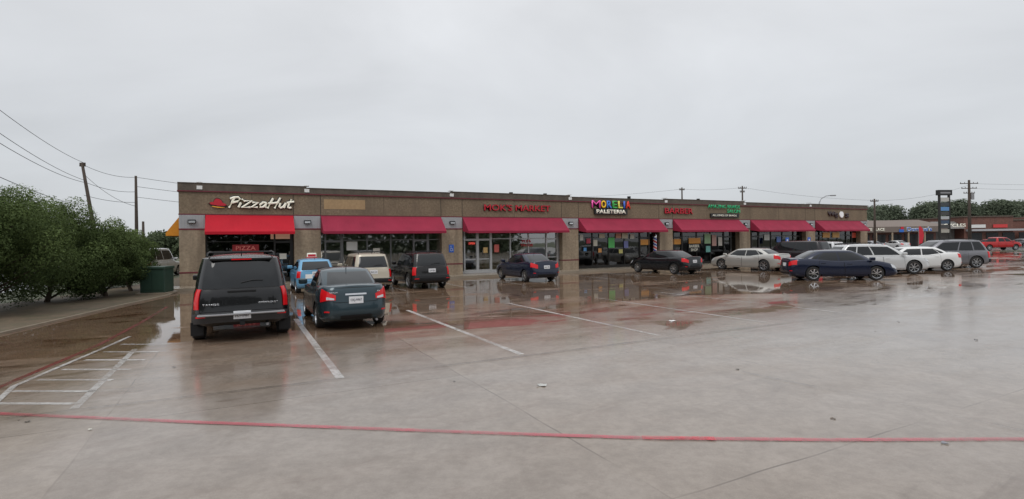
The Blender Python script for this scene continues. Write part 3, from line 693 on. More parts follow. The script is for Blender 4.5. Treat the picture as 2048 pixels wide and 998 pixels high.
    def both(nm,fn,p0,p1,v0,v1,*a,**k):
        patch(nm,fn,p0,p1,v0,v1,*a,**k)
        vv0=(v0[1],v0[0]) if isinstance(v0,tuple) else v0; vv1=(v1[1],v1[0]) if isinstance(v1,tuple) else v1
        patch(nm,fn,8-p1,8-p0,vv0,vv1,*a,**k)
    G=M['carglass']
    patch("windshield",cpt,3.13,4.87,.10,.93,.005,[G],12,8)
    rg=S.get('rear_glass',(-.84,.84,.2,.9)); patch("rear_window",cpt,*rg,.005,[G],12,8)
    for (a0,a1,t0,t1) in S['side']: both("side_window",cpt,a0+2,a1+2,t0,t1,.005,[G],12,5)
    two=[pm,M['dark']]
    for (x0,x1) in S['doors']:
        a0=x0/(L_/2);a1=x1/(L_/2)
        for sgn in (1,-1):
            p0,p1=(a0+2,a1+2) if sgn==1 else (8-(a1+2),8-(a0+2))
            d=patch("door",bpt,p0,p1,.14,.93,.006,two,10,8,border=(.005,.012))
            hp=bpt(a0+2+.09/(L_/2)*1.5 ,.80); y=hp.y*sgn
            b=MB(); b.box(x0+.10,x0+.30,min(y,y+sgn*.035),max(y,y+sgn*.035),hp.z-.015,hp.z+.018); h_=ob("handle",b.me("handle",S.get('hm') or pm),d); bevel(h_,.01)
    for (nm,p0,p1,v0,v1,off,mm) in S.get('rear',[])+S.get('front',[]):
        mats=two if mm=='P' else [M[mm]]
        if nm[0]=='*': both(nm[1:],bpt,p0,p1,v0,v1,off,mats,8,5)
        else: patch(nm,bpt,p0,p1,v0,v1,off,mats,14,6,border=(.012,.014) if mm=='P' else None)
    mx_=c['f0']-.32
    for sg in (-1,1):
        b=MB(); b.box(mx_-.09,mx_+.11,min(sg*(hw-.06),sg*(hw+.17)),max(sg*(hw-.06),sg*(hw+.17)),z0c+.08,z0c+.23); m_=ob("mirror",b.me("mirror",[pm]),car_); bevel(m_,.04,3)
    ty,rm=wheel_meshes(wr,S.get('ww',.21),spokes,rimm or M['rim'])
    for x in ax:
        for sg in (-1,1):
            we=empty("wheel",(x,sg*(hw-.13),wr),0 if sg>0 else math.pi,car_)
            ob("tyre",ty,we); ob("rim",rm,we)
    if S.get('pz'):
        z=S['pz']; v_=(z-zb)/(cint(top,-L_/2+.1)-zb); x=bpt(0,v_).x-S.get('poff',.012)
        b=MB(); b.box(x-.012,x+.03,-.17,.17,z-.085,z+.085); pl_=ob("license_plate",b.me("plate",M['plate']),car_)
        if plate: ob("lettering",text_me(plate,.075,.27,M['txtdark'],.002,0,.01),pl_,loc=(x-.013,0,z-.005),rot=(R(90),0,R(-90)))
    for (txt,y,z,h,w_,mm) in badges:
        v_=(z-zb)/(cint(top,-L_/2+.1)-zb); x=bpt(0,v_).x-.012
        ob("badge",text_me(txt,h,w_,M[mm],.004,0,.01),car_,loc=(x,y,z),rot=(R(90),0,R(-90)))
    if S.get('rails'):
        for sg in (-1,1):
            zz=z1c+crw*.75; y=sg*(c['w1']-.13); x0=c['r1']+.12; x1=c['f1']-.25
            b=MB(); b.tube([(x0,y,zz-.02),(x0+.08,y,zz+.05),((x0+x1)/2,y,zz+.075),(x1-.08,y,zz+.05),(x1,y,zz-.02)],.018,6); ob("roof_rail",b.me("rail",M['black']),car_)
        for x in (c['r1']+.5,c['f1']-.6):
            b=MB(); yy=c['w1']-.13; b.tube([(x,-yy,zz+.06),(x,yy,zz+.06)],.016,6); ob("roof_rack_bar",b.me("bar",M['black']),car_)
    b=MB(); xx=bpt(0,.05).x; b.tube([(xx+.25,-.5,zb+.02),(xx-.02,-.5,zb+.02)],.03,10); ob("exhaust",b.me("exh",M['steel']),car_)
    b=MB(); zz=z1c+crw*.8; b.tube([(c['r1']+.12,0,zz-.02),(c['r1']-.02,0,zz+.12)],[.012,.004],5); ob("antenna",b.me("ant",M['black']),car_)
    if S.get('wiper'):
        P=cpt(0,.28); b=MB(); q=cpt(0.3,.30); b.tube([(P.x-.03,.02,P.z-.02),(P.x-.03,-.2,P.z+.03),(q.x-.02,-.42,q.z+.01)],.01,5); ob("rear_wiper",b.me("wiper",M['black']),car_)
    if extra: extra(car_,bpt,cpt,patch)
    return car_
def sedan(L_=4.5,W_=1.75,H_=1.48,hood=.98,tail=1.06,wr=.31):
    h=L_/2; z1=H_-.09
    return dict(L=L_,W=W_,H=H_,zb=.2,wr=wr,ax=(-h+.93,h-.86) ,
      top=[(-h,tail-.12),(-h+.12,tail-.015),(-h+.35,tail),(-h+.8,tail-.01),(-.2,.96),(.9,hood-.01),(1.25,hood-.03),(h-.55,.86),(h-.2,.75),(h,.62)],
      cab=dict(z0=.9,z1=z1,r0=-h+.42,r1=-h+1.28,f0=h-1.05,f1=h-1.95,w0=W_/2-.07,w1=W_/2-.26,n=5,crown=.075),
      side=[(-.78,-.60,(.35,.14),(.55,.86)),(-.565,.02,.14,.88),(.065,.78,.14,(.88,.86))],
      rear_glass=(-.86,.86,.2,.93), doors=[(-h+1.30,-.02),(.01,h-1.33)],
      rear=[("boot_lid",-.66,.66,.62,.97,.008,'P'),("*taillight",.60,1.055,(.62,.66),(.84,.93),.014,'tail'),("bumper_trim",-.6,.6,.06,.20,.012,'black'),("*reflector",.75,.9,.28,.32,.012,'tail')],
      front=[("*headlight",2.93,3.33,(.70,.52),(.93,.86),.012,'lens'),("grille",3.55,4.45,.50,.78,.010,'black'),("lower_grille",3.4,4.6,.10,.34,.010,'black')],
      pz=.78)
def suv(L_=4.6,W_=1.84,H_=1.7,zb=.25,wr=.35,belt=1.05,rear_up=.12,three=True,hood=1.03,rails=False,front_rake=.75):
    h=L_/2; z1=H_-.08
    return dict(L=L_,W=W_,H=H_,zb=zb,wr=wr,ax=(-h+.95,h-.9),n=10,rails=rails,wiper=True,
      prof=[(0,.92,.10,.10),(.10,.975,.02,.03),(.28,.995,.0,.0),(.42,1.0,.03,.02),(.68,.995,.05,.05),(.82,.98,.06,.08),(.93,.96,.075,.12),(1,.93,.10,.18)],
      top=[(-h,belt-.01),(-h+.3,belt),(0,belt-.01),(h-1.55,belt-.02),(h-1.15,hood+.0),(h-.5,hood-.06),(h-.18,hood-.16),(h,hood-.28)],
      cab=dict(z0=belt-.06,z1=z1,r0=-h+.09,r1=-h+.09+rear_up+.12,f0=h-1.12,f1=h-1.12-front_rake,w0=W_/2-.05,w1=W_/2-.20,n=8,crown=.07),
      side=([(-.90,-.50,.16,.88)] if three else [(-.86,-.58,(.3,.16),(.6,.88))])+[(-.46 if three else -.54,.0,.14,.88),(.045,.80,.14,(.88,.84))],
      rear_glass=(-.80,.80,.16,.88), doors=[(-h+1.42,-.02),(.01,h-1.38)],
      rear=[("tailgate",-.80,.80,.40,.96,.008,'P'),("*taillight",.83,1.04,.48,.95,.016,'tail'),("rear_bumper",-1.02,1.02,.12,.36,.045,'black'),("*reflector",.7,.9,.24,.28,.052,'tail')],
      front=[("*headlight",2.94,3.30,(.72,.62),(.93,.88),.012,'lens'),("grille",3.45,4.55,.50,.84,.012,'black'),("lower_grille",3.3,4.7,.10,.34,.010,'black')],
      pz=.85)
HN=117.15
S=suv(5.05,2.0,1.90,zb=.33,wr=.39,belt=1.17,rear_up=.11,hood=1.17,rails=True,front_rake=.62); S['cab']['w1']=.80; S['n']=7; S['cab']['n']=6; S['cab']['crown']=.09
S['ax']=(-1.55,1.45); S['ww']=.26; S['pz']=.60; S['poff']=.05; S['rear_glass']=(-.86,.86,.10,.86); S['rear'][1]=("*taillight",.87,1.03,.46,.99,.018,'tail'); S['rear'][0]=("tailgate",-.83,.83,.38,.99,.008,'P')
M['greybump']=mat("grey_bumper",(.04,.04,.042),.35,.3)
S['rear'][2]=("rear_bumper",-1.02,1.02,.10,.34,.05,'greybump')
def ex1(car_,bpt,cpt,patch):
    b=MB(); x=bpt(0,.9).x; b.box(x-.03,x+.02,-.28,.28,1.085,1.13); o=ob("gate_handle",b.me("gh",M['black']),car_); bevel(o,.01)
    b=MB(); x=bpt(0,.28).x; b.box(x-.13,x+.05,-.85,.85,.605,.645); o=ob("bumper_step",b.me("bs",M['steel']),car_); bevel(o,.015)
    b=MB(); b.box(x-.1,x+.15,-.05,.05,.38,.46); b.tube([(x+.1,-.35,.42),(x+.1,.35,.42)],.035,8); ob("tow_hitch",b.me("hitch",M['black']),car_)
    b=MB(); P=cpt(0,.97); b.box(P.x-.06,P.x+.05,-.62,.62,P.z-.02,P.z+.03); o=ob("rear_spoiler",b.me("sp",M['black']),car_); bevel(o,.015)
    b=MB(); b.box(P.x-.067,P.x-.06,-.2,.2,P.z-.01,P.z+.015); ob("brake_light",b.me("bl",M['tail']),car_)
    for sg in (-1,1):
        b=MB(); b.box(-1.55-.62,-1.55-.59,sg*.88-.12,sg*.88+.12,.16,.45); ob("mud_flap",b.me("mf",M['black']),car_)
car("large black SUV with tinted glass and roof rack on wet concrete","SUV",S,paint("paint_black",(.004,.004,.005),.0,.25),(-7.07,13.8),HN,plate="FKV-0487",badges=[("TAHOE",.60,.84,.04,.32,'chrome'),("CHEVROLET",-.52,.84,.035,.4,'chrome')],extra=ex1,rimm=M['steel'],spokes=5)
S=sedan(4.45,1.72,1.50,tail=1.08,wr=.31); S['n']=6; S['cab']['n']=4; S['cab']['w1']=.62
S['rear']=[("boot_lid",-.62,.62,.60,.97,.008,'P'),("*taillight",.56,1.06,(.66,.56),(.80,.93),.016,'tail'),("*reverse_lens",.60,.82,(.66,.63),(.71,.71),.021,'lens'),("bumper_trim",-.45,.45,.04,.16,.012,'black'),("boot_trim",-.3,.3,.80,.845,.02,'chrome'),("*reflector",.75,.92,.26,.30,.012,'tail')]
S['pz']=.74
car("dark blue grey compact sedan seen from behind on wet concrete","car",S,paint("paint_slate",(.032,.055,.068),.35,.25),(-4.84,14.9),HN,plate="CKJ-9967",badges=[("VERSA",.52,.93,.035,.2,'chrome'),("SV",-.55,.93,.035,.08,'chrome')])
S=suv(3.95,1.66,1.5,zb=.19,wr=.3,belt=.98,rear_up=.3,three=False,hood=.95,front_rake=.95); S['ax']=(-1.35,1.2); S['doors']=[(-.85,-.02),(.01,.75)]
S['rear']=[("tailgate",-.8,.8,.36,.96,.008,'P'),("*taillight",.80,1.04,.60,.97,.014,'tail'),("bumper_trim",-.6,.6,.06,.2,.012,'black'),("*tail_sticker",.2,.55,.55,.8,.013,'white')]
def ex3(car_,bpt,cpt,patch):
    b=MB(); b.box(-.35,-.1,-.24,.24,1.49,1.53,1); b.box(-.31,-.14,-.2,.2,1.53,1.72,0); o=ob("roof_sign",b.me("rs",[WH,RED]),car_); bevel(o,.03)
    b=MB(); b.box(-.318,-.309,-.17,.17,1.56,1.66); ob("sign_band",b.me("rb",RED),car_)
car("light blue delivery hatchback with small roof sign","car",S,paint("paint_sky",(.13,.33,.52),.2,.3),(-9.4,24.7),HN,plate="DRT 482",extra=ex3)
S=suv(4.6,1.80,1.70,zb=.22,wr=.33,belt=1.0,rear_up=.2,rails=True); S['n']=7; S['cab']['n']=6
car("pale beige minivan parked nose to the shops","minivan",S,paint("paint_beige",(.50,.45,.36),.25,.3),(-7.2,25.55),HN,plate="BXK 214")
S=suv(4.55,1.84,1.68,zb=.24,wr=.36,belt=1.04,rails=True,three=True)
car("black boxy SUV parked nose to the shops","SUV",S,paint("paint_black_b",(.007,.006,.006),.0,.25),(-4.7,26.25),HN,plate="GSW 851")
S=sedan(4.6,1.78,1.50,tail=1.08)
car("dark navy sedan parked outside the market","car",S,paint("paint_navy",(.014,.020,.042),.2,.22),(.75,29.35),HN,plate="HRC 390")
S=sedan(4.85,1.82,1.48,tail=1.05,wr=.33)
car("black sedan parked outside the ice cream shop","car",S,paint("paint_black_c",(.010,.011,.013),.1,.2),(9.8,34.0),HN+4,plate="JTF 667")
S=sedan(5.05,1.9,1.49,hood=1.02,tail=1.1,wr=.36); S['ax']=(-1.55,1.5)
car("silver sedan parked outside the salon","car",S,paint("paint_silver",(.46,.45,.42),.5,.28),(16.1,35.9),HN+7,plate="DLV 152")
S=suv(5.1,2.0,1.9,zb=.32,wr=.39,belt=1.15,hood=1.15,rails=False,front_rake=.65)
car("dark large SUV parked near the salon","SUV",S,paint("paint_char",(.018,.015,.018),.1,.25),(22,41.3),HN+8)
S=suv(4.7,1.85,1.8,zb=.22,wr=.33,belt=1.02,front_rake=.95)
car("white minivan parked near accessible spaces","minivan",S,paint("paint_white_v",(.62,.63,.64),.1,.3),(24.9,43.6),HN)
S=sedan(4.95,1.82,1.52,hood=1.0,tail=1.08,wr=.345); S['ax']=(-1.42,1.42); S['cab']['r0']=-2.1; S['cab']['f0']=1.5
car("dark blue sedan with silver wheels, side on","car",S,paint("paint_blue",(.009,.014,.036),.3,.22),(16.25,26.5),-8,rimm=M['chrome'])
S=suv(4.95,1.90,1.72,zb=.24,wr=.38,belt=1.05,rear_up=.4,front_rake=1.0,rails=True)
car("pearl white crossover with big wheels","SUV",S,paint("paint_pearl",(.56,.57,.57),.15,.25),(20.9,30.5),-7,group="cars in the angled row")
S=sedan(5.1,1.85,1.49,tail=1.1,wr=.33)
car("white sedan with red tail lights in the angled row","car",S,paint("paint_white",(.68,.68,.67),.05,.3),(24.7,32.9),172,plate="CMB 773",group="cars in the angled row")
S=suv(5.0,1.96,1.86,zb=.24,wr=.38,belt=1.10,rear_up=.35,front_rake=.95,rails=True)
car("grey crossover with roof rails in the angled row","SUV",S,paint("paint_grey",(.19,.19,.205),.5,.28),(28.6,35.3),172,plate="KHN 509",group="cars in the angled row")
S=suv(4.8,1.9,1.75,zb=.24,wr=.36,belt=1.08,rear_up=.3,front_rake=.95)
car("silver crossover at the end of the angled row","SUV",S,paint("paint_silver_b",(.36,.37,.39),.5,.28),(32.6,40.3),172,group="cars in the angled row")
S=suv(5.8,2.0,1.85,zb=.42,wr=.40,belt=1.18,hood=1.18,front_rake=.8); S['wiper']=False
S['top']=[(-2.9,1.2),(-.7,1.2),(1.3,1.17),(1.7,1.17),(2.4,1.10),(2.75,.98),(2.9,.86)]; S['cab']=dict(z0=1.1,z1=1.77,r0=-.8,r1=-.6,f0=1.75,f1=.9,w0=.93,w1=.76,n=6,crown=.07); S['side']=[(-.8,-.05,.16,.88),(.03,.74,.16,.86)]; S['doors']=[(-.65,.4),(.43,1.5)]; S['ax']=(-1.9,1.85); S['gap']=.07
def ex16(car_,bpt,cpt,patch):
    b=MB(); b.box(-2.75,-.85,-.82,.82,1.225,1.245); ob("bed_cover",b.me("bed",M['black']),car_)
car("red crew cab pickup truck on the far street","pickup truck",S,paint("paint_red",(.42,.012,.014),.15,.3),(67.8,74),2,extra=ex16)
car("white van passing on the side street","van",suv(5.2,1.95,2.05,zb=.25,wr=.35,belt=1.15,front_rake=.6),paint("paint_white_w",(.65,.66,.67),.05,.3),(-25.5,37.5),100)
for (x,y,c,nm) in ((61,90,(.3,.3,.32),"grey"),(66,91,(.6,.6,.6),"white"),(75,90,(.03,.04,.08),"navy"),(81,90,(.3,.02,.02),"maroon"),(86.5,90,(.12,.13,.14),"charcoal")):
    car(nm+" car parked before the neighbouring plaza","car",sedan(4.7,1.8,1.48),paint("paint_far_"+nm,c,.2,.3),(x,y),95,group="cars at the neighbouring plaza")
# ------------------------------------------------------------------ trees
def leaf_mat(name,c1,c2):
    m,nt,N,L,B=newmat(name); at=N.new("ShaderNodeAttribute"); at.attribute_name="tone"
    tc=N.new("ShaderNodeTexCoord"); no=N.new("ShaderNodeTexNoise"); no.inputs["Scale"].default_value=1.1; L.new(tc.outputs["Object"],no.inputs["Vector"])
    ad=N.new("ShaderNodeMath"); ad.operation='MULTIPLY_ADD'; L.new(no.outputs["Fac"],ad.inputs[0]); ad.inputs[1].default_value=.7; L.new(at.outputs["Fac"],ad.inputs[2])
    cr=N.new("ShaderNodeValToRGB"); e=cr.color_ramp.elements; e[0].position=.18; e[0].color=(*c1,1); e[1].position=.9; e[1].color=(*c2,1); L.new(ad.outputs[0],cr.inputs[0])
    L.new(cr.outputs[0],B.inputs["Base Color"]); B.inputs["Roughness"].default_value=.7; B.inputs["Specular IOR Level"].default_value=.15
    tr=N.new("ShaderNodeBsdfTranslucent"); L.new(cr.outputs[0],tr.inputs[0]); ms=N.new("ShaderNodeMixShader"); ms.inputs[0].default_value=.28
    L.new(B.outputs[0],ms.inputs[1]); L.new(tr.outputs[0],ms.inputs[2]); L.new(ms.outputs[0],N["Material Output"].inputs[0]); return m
M['leafA']=leaf_mat("leaves_near",(.030,.048,.016),(.135,.185,.062)); M['leafB']=leaf_mat("leaves_far_hazed",(.075,.095,.065),(.125,.15,.10)); M['leafC']=leaf_mat("leaves_wood",(.04,.055,.03),(.09,.115,.06))  # far leaves: distance haze painted in as paler, greyer green
def leaf_cloud(c,d,rg,ls,tone,mt,name):
    n=len(c); nrm=d+rg.normal(size=(n,3))*.45; nrm/=np.linalg.norm(nrm,axis=1)[:,None]
    t=np.cross(nrm,rg.normal(size=(n,3))); t/=np.linalg.norm(t,axis=1)[:,None]; bt=np.cross(nrm,t)
    s=ls*rg.uniform(.6,1.4,n)[:,None]
    V=np.stack([c-t*s,c-bt*s*.5,c+t*s,c+bt*s*.5],1).reshape(-1,3)
    me=bpy.data.meshes.new(name); me.vertices.add(4*n); me.vertices.foreach_set("co",V.ravel()); me.loops.add(4*n); me.loops.foreach_set("vertex_index",np.arange(4*n,dtype=np.int32))
    me.polygons.add(n); me.polygons.foreach_set("loop_start",np.arange(0,4*n,4,dtype=np.int32)); me.polygons.foreach_set("loop_total",np.full(n,4,dtype=np.int32))
    me.materials.append(mt); me.update(); at=me.attributes.new("tone",'FLOAT','FACE')
    at.data.foreach_set("value",tone.astype(np.float32)); me.validate(); me.update(); return me
def crown_mesh(seed,h,r,zlow,n,ls,mt,nbl=26):
    rg=np.random.default_rng(seed); bl=[]
    for k in range(nbl):
        u=rg.uniform(0,2*math.pi); zz=rg.uniform(0,1); rad=r*(.45+.55*math.sin(math.pi*min(1,zz*.8+.18)))*math.sqrt(rg.uniform(.1,1))*.8
        br=r*rg.uniform(.22,.40); z=zlow+br*.7+(h-zlow-br*1.7)*zz; bl.append((rad*math.cos(u),rad*math.sin(u),z,br))
    bl=np.array(bl); wts=bl[:,3]**2; idx=rg.choice(nbl,n,p=wts/wts.sum())
    d=rg.normal(size=(n,3)); d/=np.linalg.norm(d,axis=1)[:,None]
    rr=rg.uniform(.5,1.08,n)**.6
    rr=rr+ .12*np.sin(d[:,0]*7+idx)*np.cos(d[:,2]*6+idx*2)
    c=bl[idx,:3]+d*(bl[idx,3]*rr)[:,None]; c[:,2]=np.maximum(c[:,2],.03+rg.uniform(0,.1,n))
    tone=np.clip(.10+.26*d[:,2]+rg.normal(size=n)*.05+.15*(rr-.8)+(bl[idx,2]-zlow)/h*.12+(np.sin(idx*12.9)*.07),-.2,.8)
    return leaf_cloud(c,d,rg,ls,tone,mt,"crown"),bl
def trunk_mesh(bl,h,r0,seed,zlow):
    rg=random.Random(seed); b=MB(); H=h*.7
    pts=[(0,0,-.05),(.03,.02,zlow*.5),(rg.uniform(-.1,.1),rg.uniform(-.1,.1),zlow+.3),(rg.uniform(-.15,.15),rg.uniform(-.15,.15),H)]
    b.tube(pts,[r0*1.2,r0,r0*.8,r0*.25],8)
    for k in range(0,len(bl),2):
        x,y,z,br=bl[k]; z0=max(zlow*.6,min(H*.9,z-.6-.2*math.hypot(x,y))); b.tube([(pts[2][0]*.5,pts[2][1]*.5,z0),(x*.5,y*.5,(z0+z)/2+.05),(x*.95,y*.95,z)],[r0*.45,r0*.28,r0*.08],5)
    return b.me("trunk",M['bark'],True)
def tree(loc,h,r,zlow,n,ls,seed,mt,label,meshes=None,group=None,sc=1,rz=0,r0=.09,nbl=26):
    if meshes is None:
        cm,bl=crown_mesh(seed,h,r,zlow,n,ls,mt,nbl); tm=trunk_mesh(bl,h,r0,seed,zlow); meshes=(cm,tm)
    e_=empty("tree",(loc[0],loc[1],loc[2] if len(loc)>2 else 0),rz,label=label,category="tree",group=group); e_.scale=(sc,sc,sc)
    ob("trunk",meshes[1],e_); ob("crown",meshes[0],e_); return meshes
g="shrub trees along the verge"
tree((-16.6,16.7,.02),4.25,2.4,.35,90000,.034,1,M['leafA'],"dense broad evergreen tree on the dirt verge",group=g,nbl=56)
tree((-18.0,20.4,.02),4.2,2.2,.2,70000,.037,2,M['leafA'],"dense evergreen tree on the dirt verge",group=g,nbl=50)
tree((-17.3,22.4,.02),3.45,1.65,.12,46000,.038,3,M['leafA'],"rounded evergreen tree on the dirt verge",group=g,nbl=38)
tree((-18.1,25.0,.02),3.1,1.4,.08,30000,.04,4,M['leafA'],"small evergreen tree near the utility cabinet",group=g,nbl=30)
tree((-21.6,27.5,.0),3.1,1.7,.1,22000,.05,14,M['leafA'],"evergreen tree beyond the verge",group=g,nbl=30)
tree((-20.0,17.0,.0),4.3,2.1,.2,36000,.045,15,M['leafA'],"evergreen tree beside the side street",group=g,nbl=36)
g="distant trees"; rg=random.Random(3)
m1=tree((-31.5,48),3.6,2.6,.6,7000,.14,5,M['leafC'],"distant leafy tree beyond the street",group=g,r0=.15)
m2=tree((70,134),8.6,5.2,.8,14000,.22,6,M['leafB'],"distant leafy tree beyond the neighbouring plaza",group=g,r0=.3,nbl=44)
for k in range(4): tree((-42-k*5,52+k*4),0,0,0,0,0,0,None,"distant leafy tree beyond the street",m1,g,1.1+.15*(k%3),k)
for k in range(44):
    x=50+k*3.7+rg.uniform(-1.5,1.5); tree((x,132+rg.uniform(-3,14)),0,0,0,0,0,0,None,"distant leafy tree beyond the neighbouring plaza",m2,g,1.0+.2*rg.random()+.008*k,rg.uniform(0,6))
rgn=np.random.default_rng(5); n=26000  # unseen trees behind the camera, added to darken reflections in cars and glass
a_=rgn.uniform(-1.35,1.35,n); rad=rgn.uniform(40,50,n); hh=7.5+1.8*np.sin(a_*9)+1.0*np.sin(a_*23)
c=np.stack([rad*np.sin(a_)*1.4,-rad*np.cos(a_),rgn.uniform(0,1,n)*hh],1); d=rgn.normal(size=(n,3)); d/=np.linalg.norm(d,axis=1)[:,None]
ob("unseen_reflection_trees",leaf_cloud(c,d,rgn,.55,np.full(n,.15)+rgn.normal(size=n)*.1,M['leafC'],"unseen_reflection_trees"),kind="stuff",label="unseen mass of trees added to darken reflections",category="trees")
# ------------------------------------------------------------------ utility cabinet
uc=empty("utility_cabinet",(-15.8,23.5,.02),R(8),label="dark green metal utility cabinet on a concrete pad by the shops",category="utility box")
b=MB(); b.box(-.62,.62,-.55,.55,0,.08); ob("pad",b.me("pad",M['conc']),uc)
gm=mat("cabinet_green",(.022,.05,.035),.45)
b=MB(); b.box(-.5,.5,-.42,.42,.08,1.1); o=ob("housing",b.me("h",gm),uc); bevel(o,.03)
b=MB(); b.box(-.53,.53,-.46,.46,1.1,1.22); o=ob("lid",b.me("l",gm),uc); bevel(o,.03)
b=MB(); b.box(-.44,-.01,-.44,-.421,.2,.98); b.box(.01,.44,-.44,-.421,.2,.98); o=ob("access_door",b.me("d",gm),uc)
# ------------------------------------------------------------------ poles & wires
def pole(base,h,r,arms,label,name="utility_pole",transformer=False,lean=0):
    e_=empty(name,(base[0],base[1],0),0,label=label,category="utility pole")
    b=MB(); b.tube([(0,0,0),(lean*.5,0,h*.5),(lean,0,h)],[r*1.2,r,r*.7],10); ob("shaft",b.me("shaft",M['wood'],True),e_)
    for (z,w_) in arms:
        b=MB(); x=lean*z/h; b.box(x-w_/2,x+w_/2,-.05,.05,z-.05,z+.05)
        for q in (-.95,-.5,.5,.95): b.tube([(x+q*w_/2,0,z+.05),(x+q*w_/2,0,z+.2)],.035,6)
        ob("crossarm",b.me("arm",M['wood']),e_)
    if transformer:
        b=MB(); x=lean*.8; b.tube([(x+.35,-.1,h*.72),(x+.35,-.1,h*.72+.9)],.24,12); ob("transformer",b.me("tr",M['steel'],True,40),e_)
    return e_
pole((-27.1,35),7.75,.12,[(7.55,.35)],"leaning wooden utility pole behind the trees",lean=-1.3)
pole((-28.4,40),7.5,.12,[],"straight wooden utility pole beside the building")
pole((-26.5,38),3.95,.11,[],"short wooden post behind the trees",name="wooden_post")
pole((66.7,77),10.2,.2,[(9.7,2.6),(9.0,2.2),(8.3,1.6)],"wooden utility pole with crossarms and transformer",transformer=True)
pole((46.7,68),7.0,.14,[(6.7,1.0)],"wooden utility pole beyond the shops")
pole((22.6,70),9.0,.12,[(8.7,.7)],"wooden utility pole behind the shops"); pole((30.6,70),9.1,.12,[(8.8,1.1),(8.3,.6)],"wooden utility pole behind the shops with crossarms")
WM=mat("cable",(.03,.03,.03),.6)
def wire(a,c,sag,r=.014,n=18):
    b=MB(); a=Vector(a);c=Vector(c); b.tube([a.lerp(c,i/n)-Vector((0,0,sag*4*(i/n)*(1-i/n))) for i in range(n+1)],r,4)
    ob("power_line",b.me("wire",WM),label="thin black overhead cable strung between poles",category="power line",group="overhead cables")
E=(-13,9.5)
for z0,z1,sg in ((7.75,7.9,.5),(6.6,7.2,.5),(6.45,6.75,.55),(4.9,5.4,.4),(4.6,4.85,.4)): wire((-28.3,35,z0),(E[0],E[1],z1),sg)
for z0,z1,sg in ((7.6,7.4,.5),(6.5,6.3,.45),(5.6,5.5,.3),(7.0,5.2,.7)): wire((-28.3,35,z0),(-28.4,40,z1),sg*.5)
for z0,z1 in ((7.4,6.2),(6.7,5.7),(5.9,5.0)): wire((-28.4,40,z0),(-8,52,z1),.5)
for a,c,s_ in (((22.6,70,8.8),(30.6,70,8.9),.2),((30.6,70,8.9),(46.7,68,6.8),.3),((46.7,68,6.8),(66.7,77,9.5),.6),((22.6,70,8.8),(-10,70,8.6),.8),((66.7,77,9.7),(110,70,10.5),1),((66.7,77,9.0),(110,70,9.7),1)): wire(a,c,s_,.011)
sl_=empty("street_lamp",(46.6,80,0),0,label="tall steel street lamp with curved arm",category="street lamp")
b=MB(); b.tube([(0,0,0),(0,0,7.4),(.3,0,8.0),(1.0,0,8.4),(1.9,0,8.5)],[.12,.09,.07,.06,.05],8); ob("post",b.me("post",M['steel'],True),sl_)
b=MB(); b.box(1.7,2.5,-.15,.15,8.38,8.55); o=ob("lamp_head",b.me("head",M['steel']),sl_); bevel(o,.05)
# ------------------------------------------------------------------ pylon sign
py=empty("pylon_sign",(53.2,65,0),R(8),label="tall dark pylon sign with stacked tenant panels",category="sign")
b=MB(); b.box(-.75,-.6,-.12,.12,0,7.1); b.box(.6,.75,-.12,.12,0,7.1); o=ob("frame",b.me("fr",M['darkalu']),py)
b=MB(); b.box(-.95,.95,-.2,.2,7.1,7.75); ob("header",b.me("hd",BLK),py); b=MB(); b.box(-.7,.7,-.205,-.2,7.3,7.5); ob("header_stripe",b.me("hs",M['steel']),py)
zz=6.9
for k,(h_,c) in enumerate(((.55,(.45,.45,.42)),(.5,(.04,.05,.06)),(.55,(.10,.25,.5)),(.5,(.05,.05,.05)),(.45,(.4,.42,.43)),(.5,(.04,.07,.12)),(.5,(.05,.05,.05)),(.5,(.35,.34,.3)))):
    b=MB(); b.box(-.595,.595,-.1,.1,zz-h_,zz-.08); ob("tenant_panel",b.me("tp",col("tp_%d"%k,c)),py); zz-=h_+.05
# ------------------------------------------------------------------ neighbouring plaza
np_=empty("neighbouring_plaza",(0,0,0),0,label="low brown strip of shops with shingled canopy across street",category="building")
BR=stone_mat("red_brick",(.12,.05,.037),(.19,.085,.062),(.10,.05,.04),.4,3)
DW=mat("dim_window",(.03,.03,.032),.25,spec=.3)
b=MB(); b.box(50,77,96,112,0,4.2,0); ob("wall",b.me("w",BR),np_)
b=MB(); b.poly([(49,94.6,3.9),(78,94.6,3.9),(77,100,5.2),(50,100,5.2)]); b.box(49,78,94.5,94.7,2.9,3.9); ob("canopy_roof",b.me("r",mat("brown_shingle",(.17,.135,.115),.8)),np_)
for k in range(9):
    x=51+k*2.9; b=MB(); b.box(x,x+2.3,95.9,95.98,.2,2.5); ob("window",b.me("win",DW),np_)
    b=MB(); b.box(x-.42,x-.18,94.55,94.75,0,2.9); ob("post",b.me("post",M['column']),np_)
s_=empty("shop_sign",(71.6,94.45,0),0,label="blue lettering with red and blue tile logo",category="sign")
BLU=col("sign_blue",(.02,.12,.45),.1); letters(s_,"Domino's",1.2,3.4,.75,4.4,BLU,y=-.04,off=.02,back=WH,boff=.05)
b=MB(); b.box(-2.1,-1.6,-.06,-.0,3.4,3.85); ob("logo_tile",b.me("lt",RED),s_); b=MB(); b.box(-2.4,-1.6,-.06,-.0,2.9,3.38); ob("logo_tile",b.me("lt",BLU),s_)
s_=empty("shop_sign",(65,94.45,0),0,label="white lettering on brown canopy",category="sign"); letters(s_,"ICE PLACE",0,3.4,.5,3.2,WH,y=-.02)
bb=empty("brick_building",(0,0,0),0,label="red brick commercial building with flat parapet",category="building")
b=MB(); b.box(83,92,97,115,0,5.5); b.box(92,104,98,115,0,4.8); b.box(104,125,97,115,0,5.6); ob("wall",b.me("w",BR),bb)
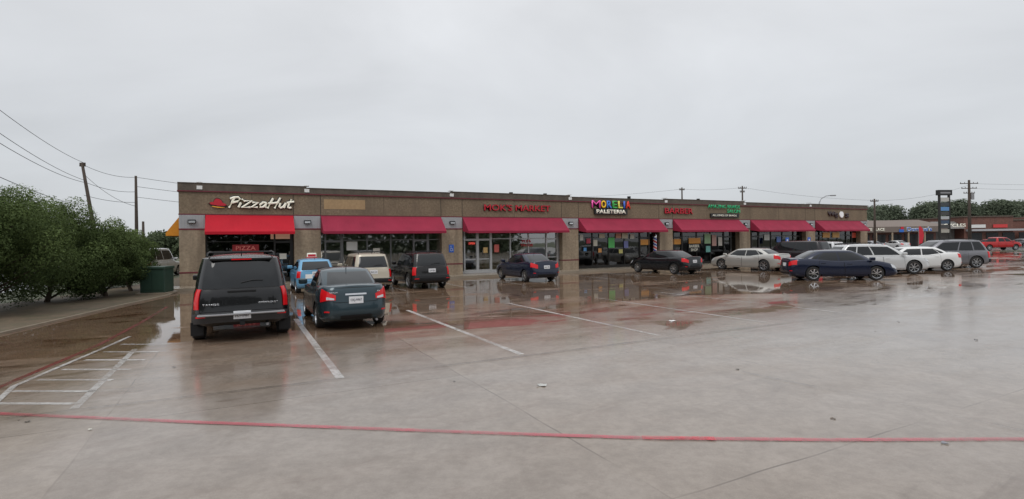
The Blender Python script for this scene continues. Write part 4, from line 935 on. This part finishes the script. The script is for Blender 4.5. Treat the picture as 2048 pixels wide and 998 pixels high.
b=MB(); b.box(82.8,92,96.8,115.2,5.5,5.7); b.box(92,104,97.8,115.2,4.8,5.0); b.box(104,125.2,96.8,115.2,5.6,5.8); ob("parapet",b.me("w",M['coping']),bb)
b=MB(); b.box(83.2,104,95.5,96.9,2.9,3.25); ob("canopy",b.me("cn",M['grayband']),bb)
b=MB(); b.poly([(78.3,96.5,3.4),(82.9,96.5,3.4),(82.9,99,4.8),(78.3,99,4.8)]); b.box(78.3,82.9,99,112,0,4.8); ob("annex",b.me("w",mat("slate_grey",(.16,.15,.14),.7)),bb)
for k in range(8):
    x=84+k*3; b=MB(); b.box(x,x+2.2,96.9,96.98,.4,2.6); ob("window",b.me("win",DW),bb)
for x,c in ((85.5,(.6,.6,.58)),(89.5,(.5,.04,.04)),(96,(.1,.2,.45))):
    b=MB(); b.box(x-1.3,x+1.3,96.8,96.9,3.5,4.1); o=ob("shop_sign",b.me("ss",col("small_sign_%d"%x,c,.05)),label="small coloured tenant sign board on brick wall",category="sign")
s_=empty("shop_sign",(80.6,96.2,0),0,label="white lettering on slate canopy",category="sign"); letters(s_,"CYCLES",0,4.0,.6,4.0,WH,y=-.02)
hs=empty("house",(72,121,0),R(10),label="distant grey roofed house among trees",category="house")
b=MB(); b.box(-8,8,-5,5,0,5); ob("wall",b.me("w",M['patchy']),hs); b=MB(); b.poly([(-9,-6,4.8),(9,-6,4.8),(6,0,7.4),(-6,0,7.4)]); b.poly([(-9,6,4.8),(-6,0,7.4),(6,0,7.4),(9,6,4.8)]); b.poly([(-9,-6,4.8),(-6,0,7.4),(-9,6,4.8)]); b.poly([(9,-6,4.8),(9,6,4.8),(6,0,7.4)]); ob("roof",b.me("r",mat("house_roof",(.17,.16,.15),.8)),hs)
ff=empty("feather_flag",(58.5,76,0),0,label="red feather flag on a thin pole by the street",category="flag")
b=MB(); b.tube([(0,0,0),(0,0,3.4)],.03,6); ob("post",b.me("p",M['steel']),ff); blob([(0,1),(.5,1.1),(.75,2.2),(.6,3.2),(.2,3.6),(0,3.4)],-.01,.01,RED,"banner",ff)
# ------------------------------------------------------------------ litter
def litter(x,y,c,s,label,seed):
    rg=random.Random(seed); n=9
    V=[(0,0,.02*s/.1)]+[(math.cos(2*math.pi*i/n)*s*rg.uniform(.5,1.1),math.sin(2*math.pi*i/n)*s*.7*rg.uniform(.5,1.1),rg.uniform(.002,.035)*s/.1) for i in range(n)]
    Fc=[(0,i+1,(i+1)%n+1) for i in range(n)]; ob("litter",mk("litter",V,Fc,col("litter_%d"%int(c[0]*100),c)),loc=(x,y,.003),label=label,category="litter")
litter(.42,7.7,(.45,.45,.43),.1,"crumpled grey paper scrap on wet concrete",1); litter(4.1,13.6,(.7,.7,.7),.10,"white plastic scrap on wet concrete",2); litter(3.6,8.5,(.04,.03,.02),.04,"dark leaf on wet concrete",3)
litter(4.35,5.35,(.2,.2,.22),.05,"small dark wrapper beside red line",4); litter(-5.9,6.4,(.05,.035,.02),.04,"brown leaf on wet concrete",5); litter(-4.9,6.1,(.6,.58,.5),.03,"pale paper scrap near red line",6)
for k in range(34):
    litter(random.uniform(-9,16),random.uniform(5.5,22),random.choice([(.05,.03,.015),(.08,.045,.02),(.03,.025,.02)]),random.uniform(.02,.05),"small brown leaf on wet concrete",k+20)
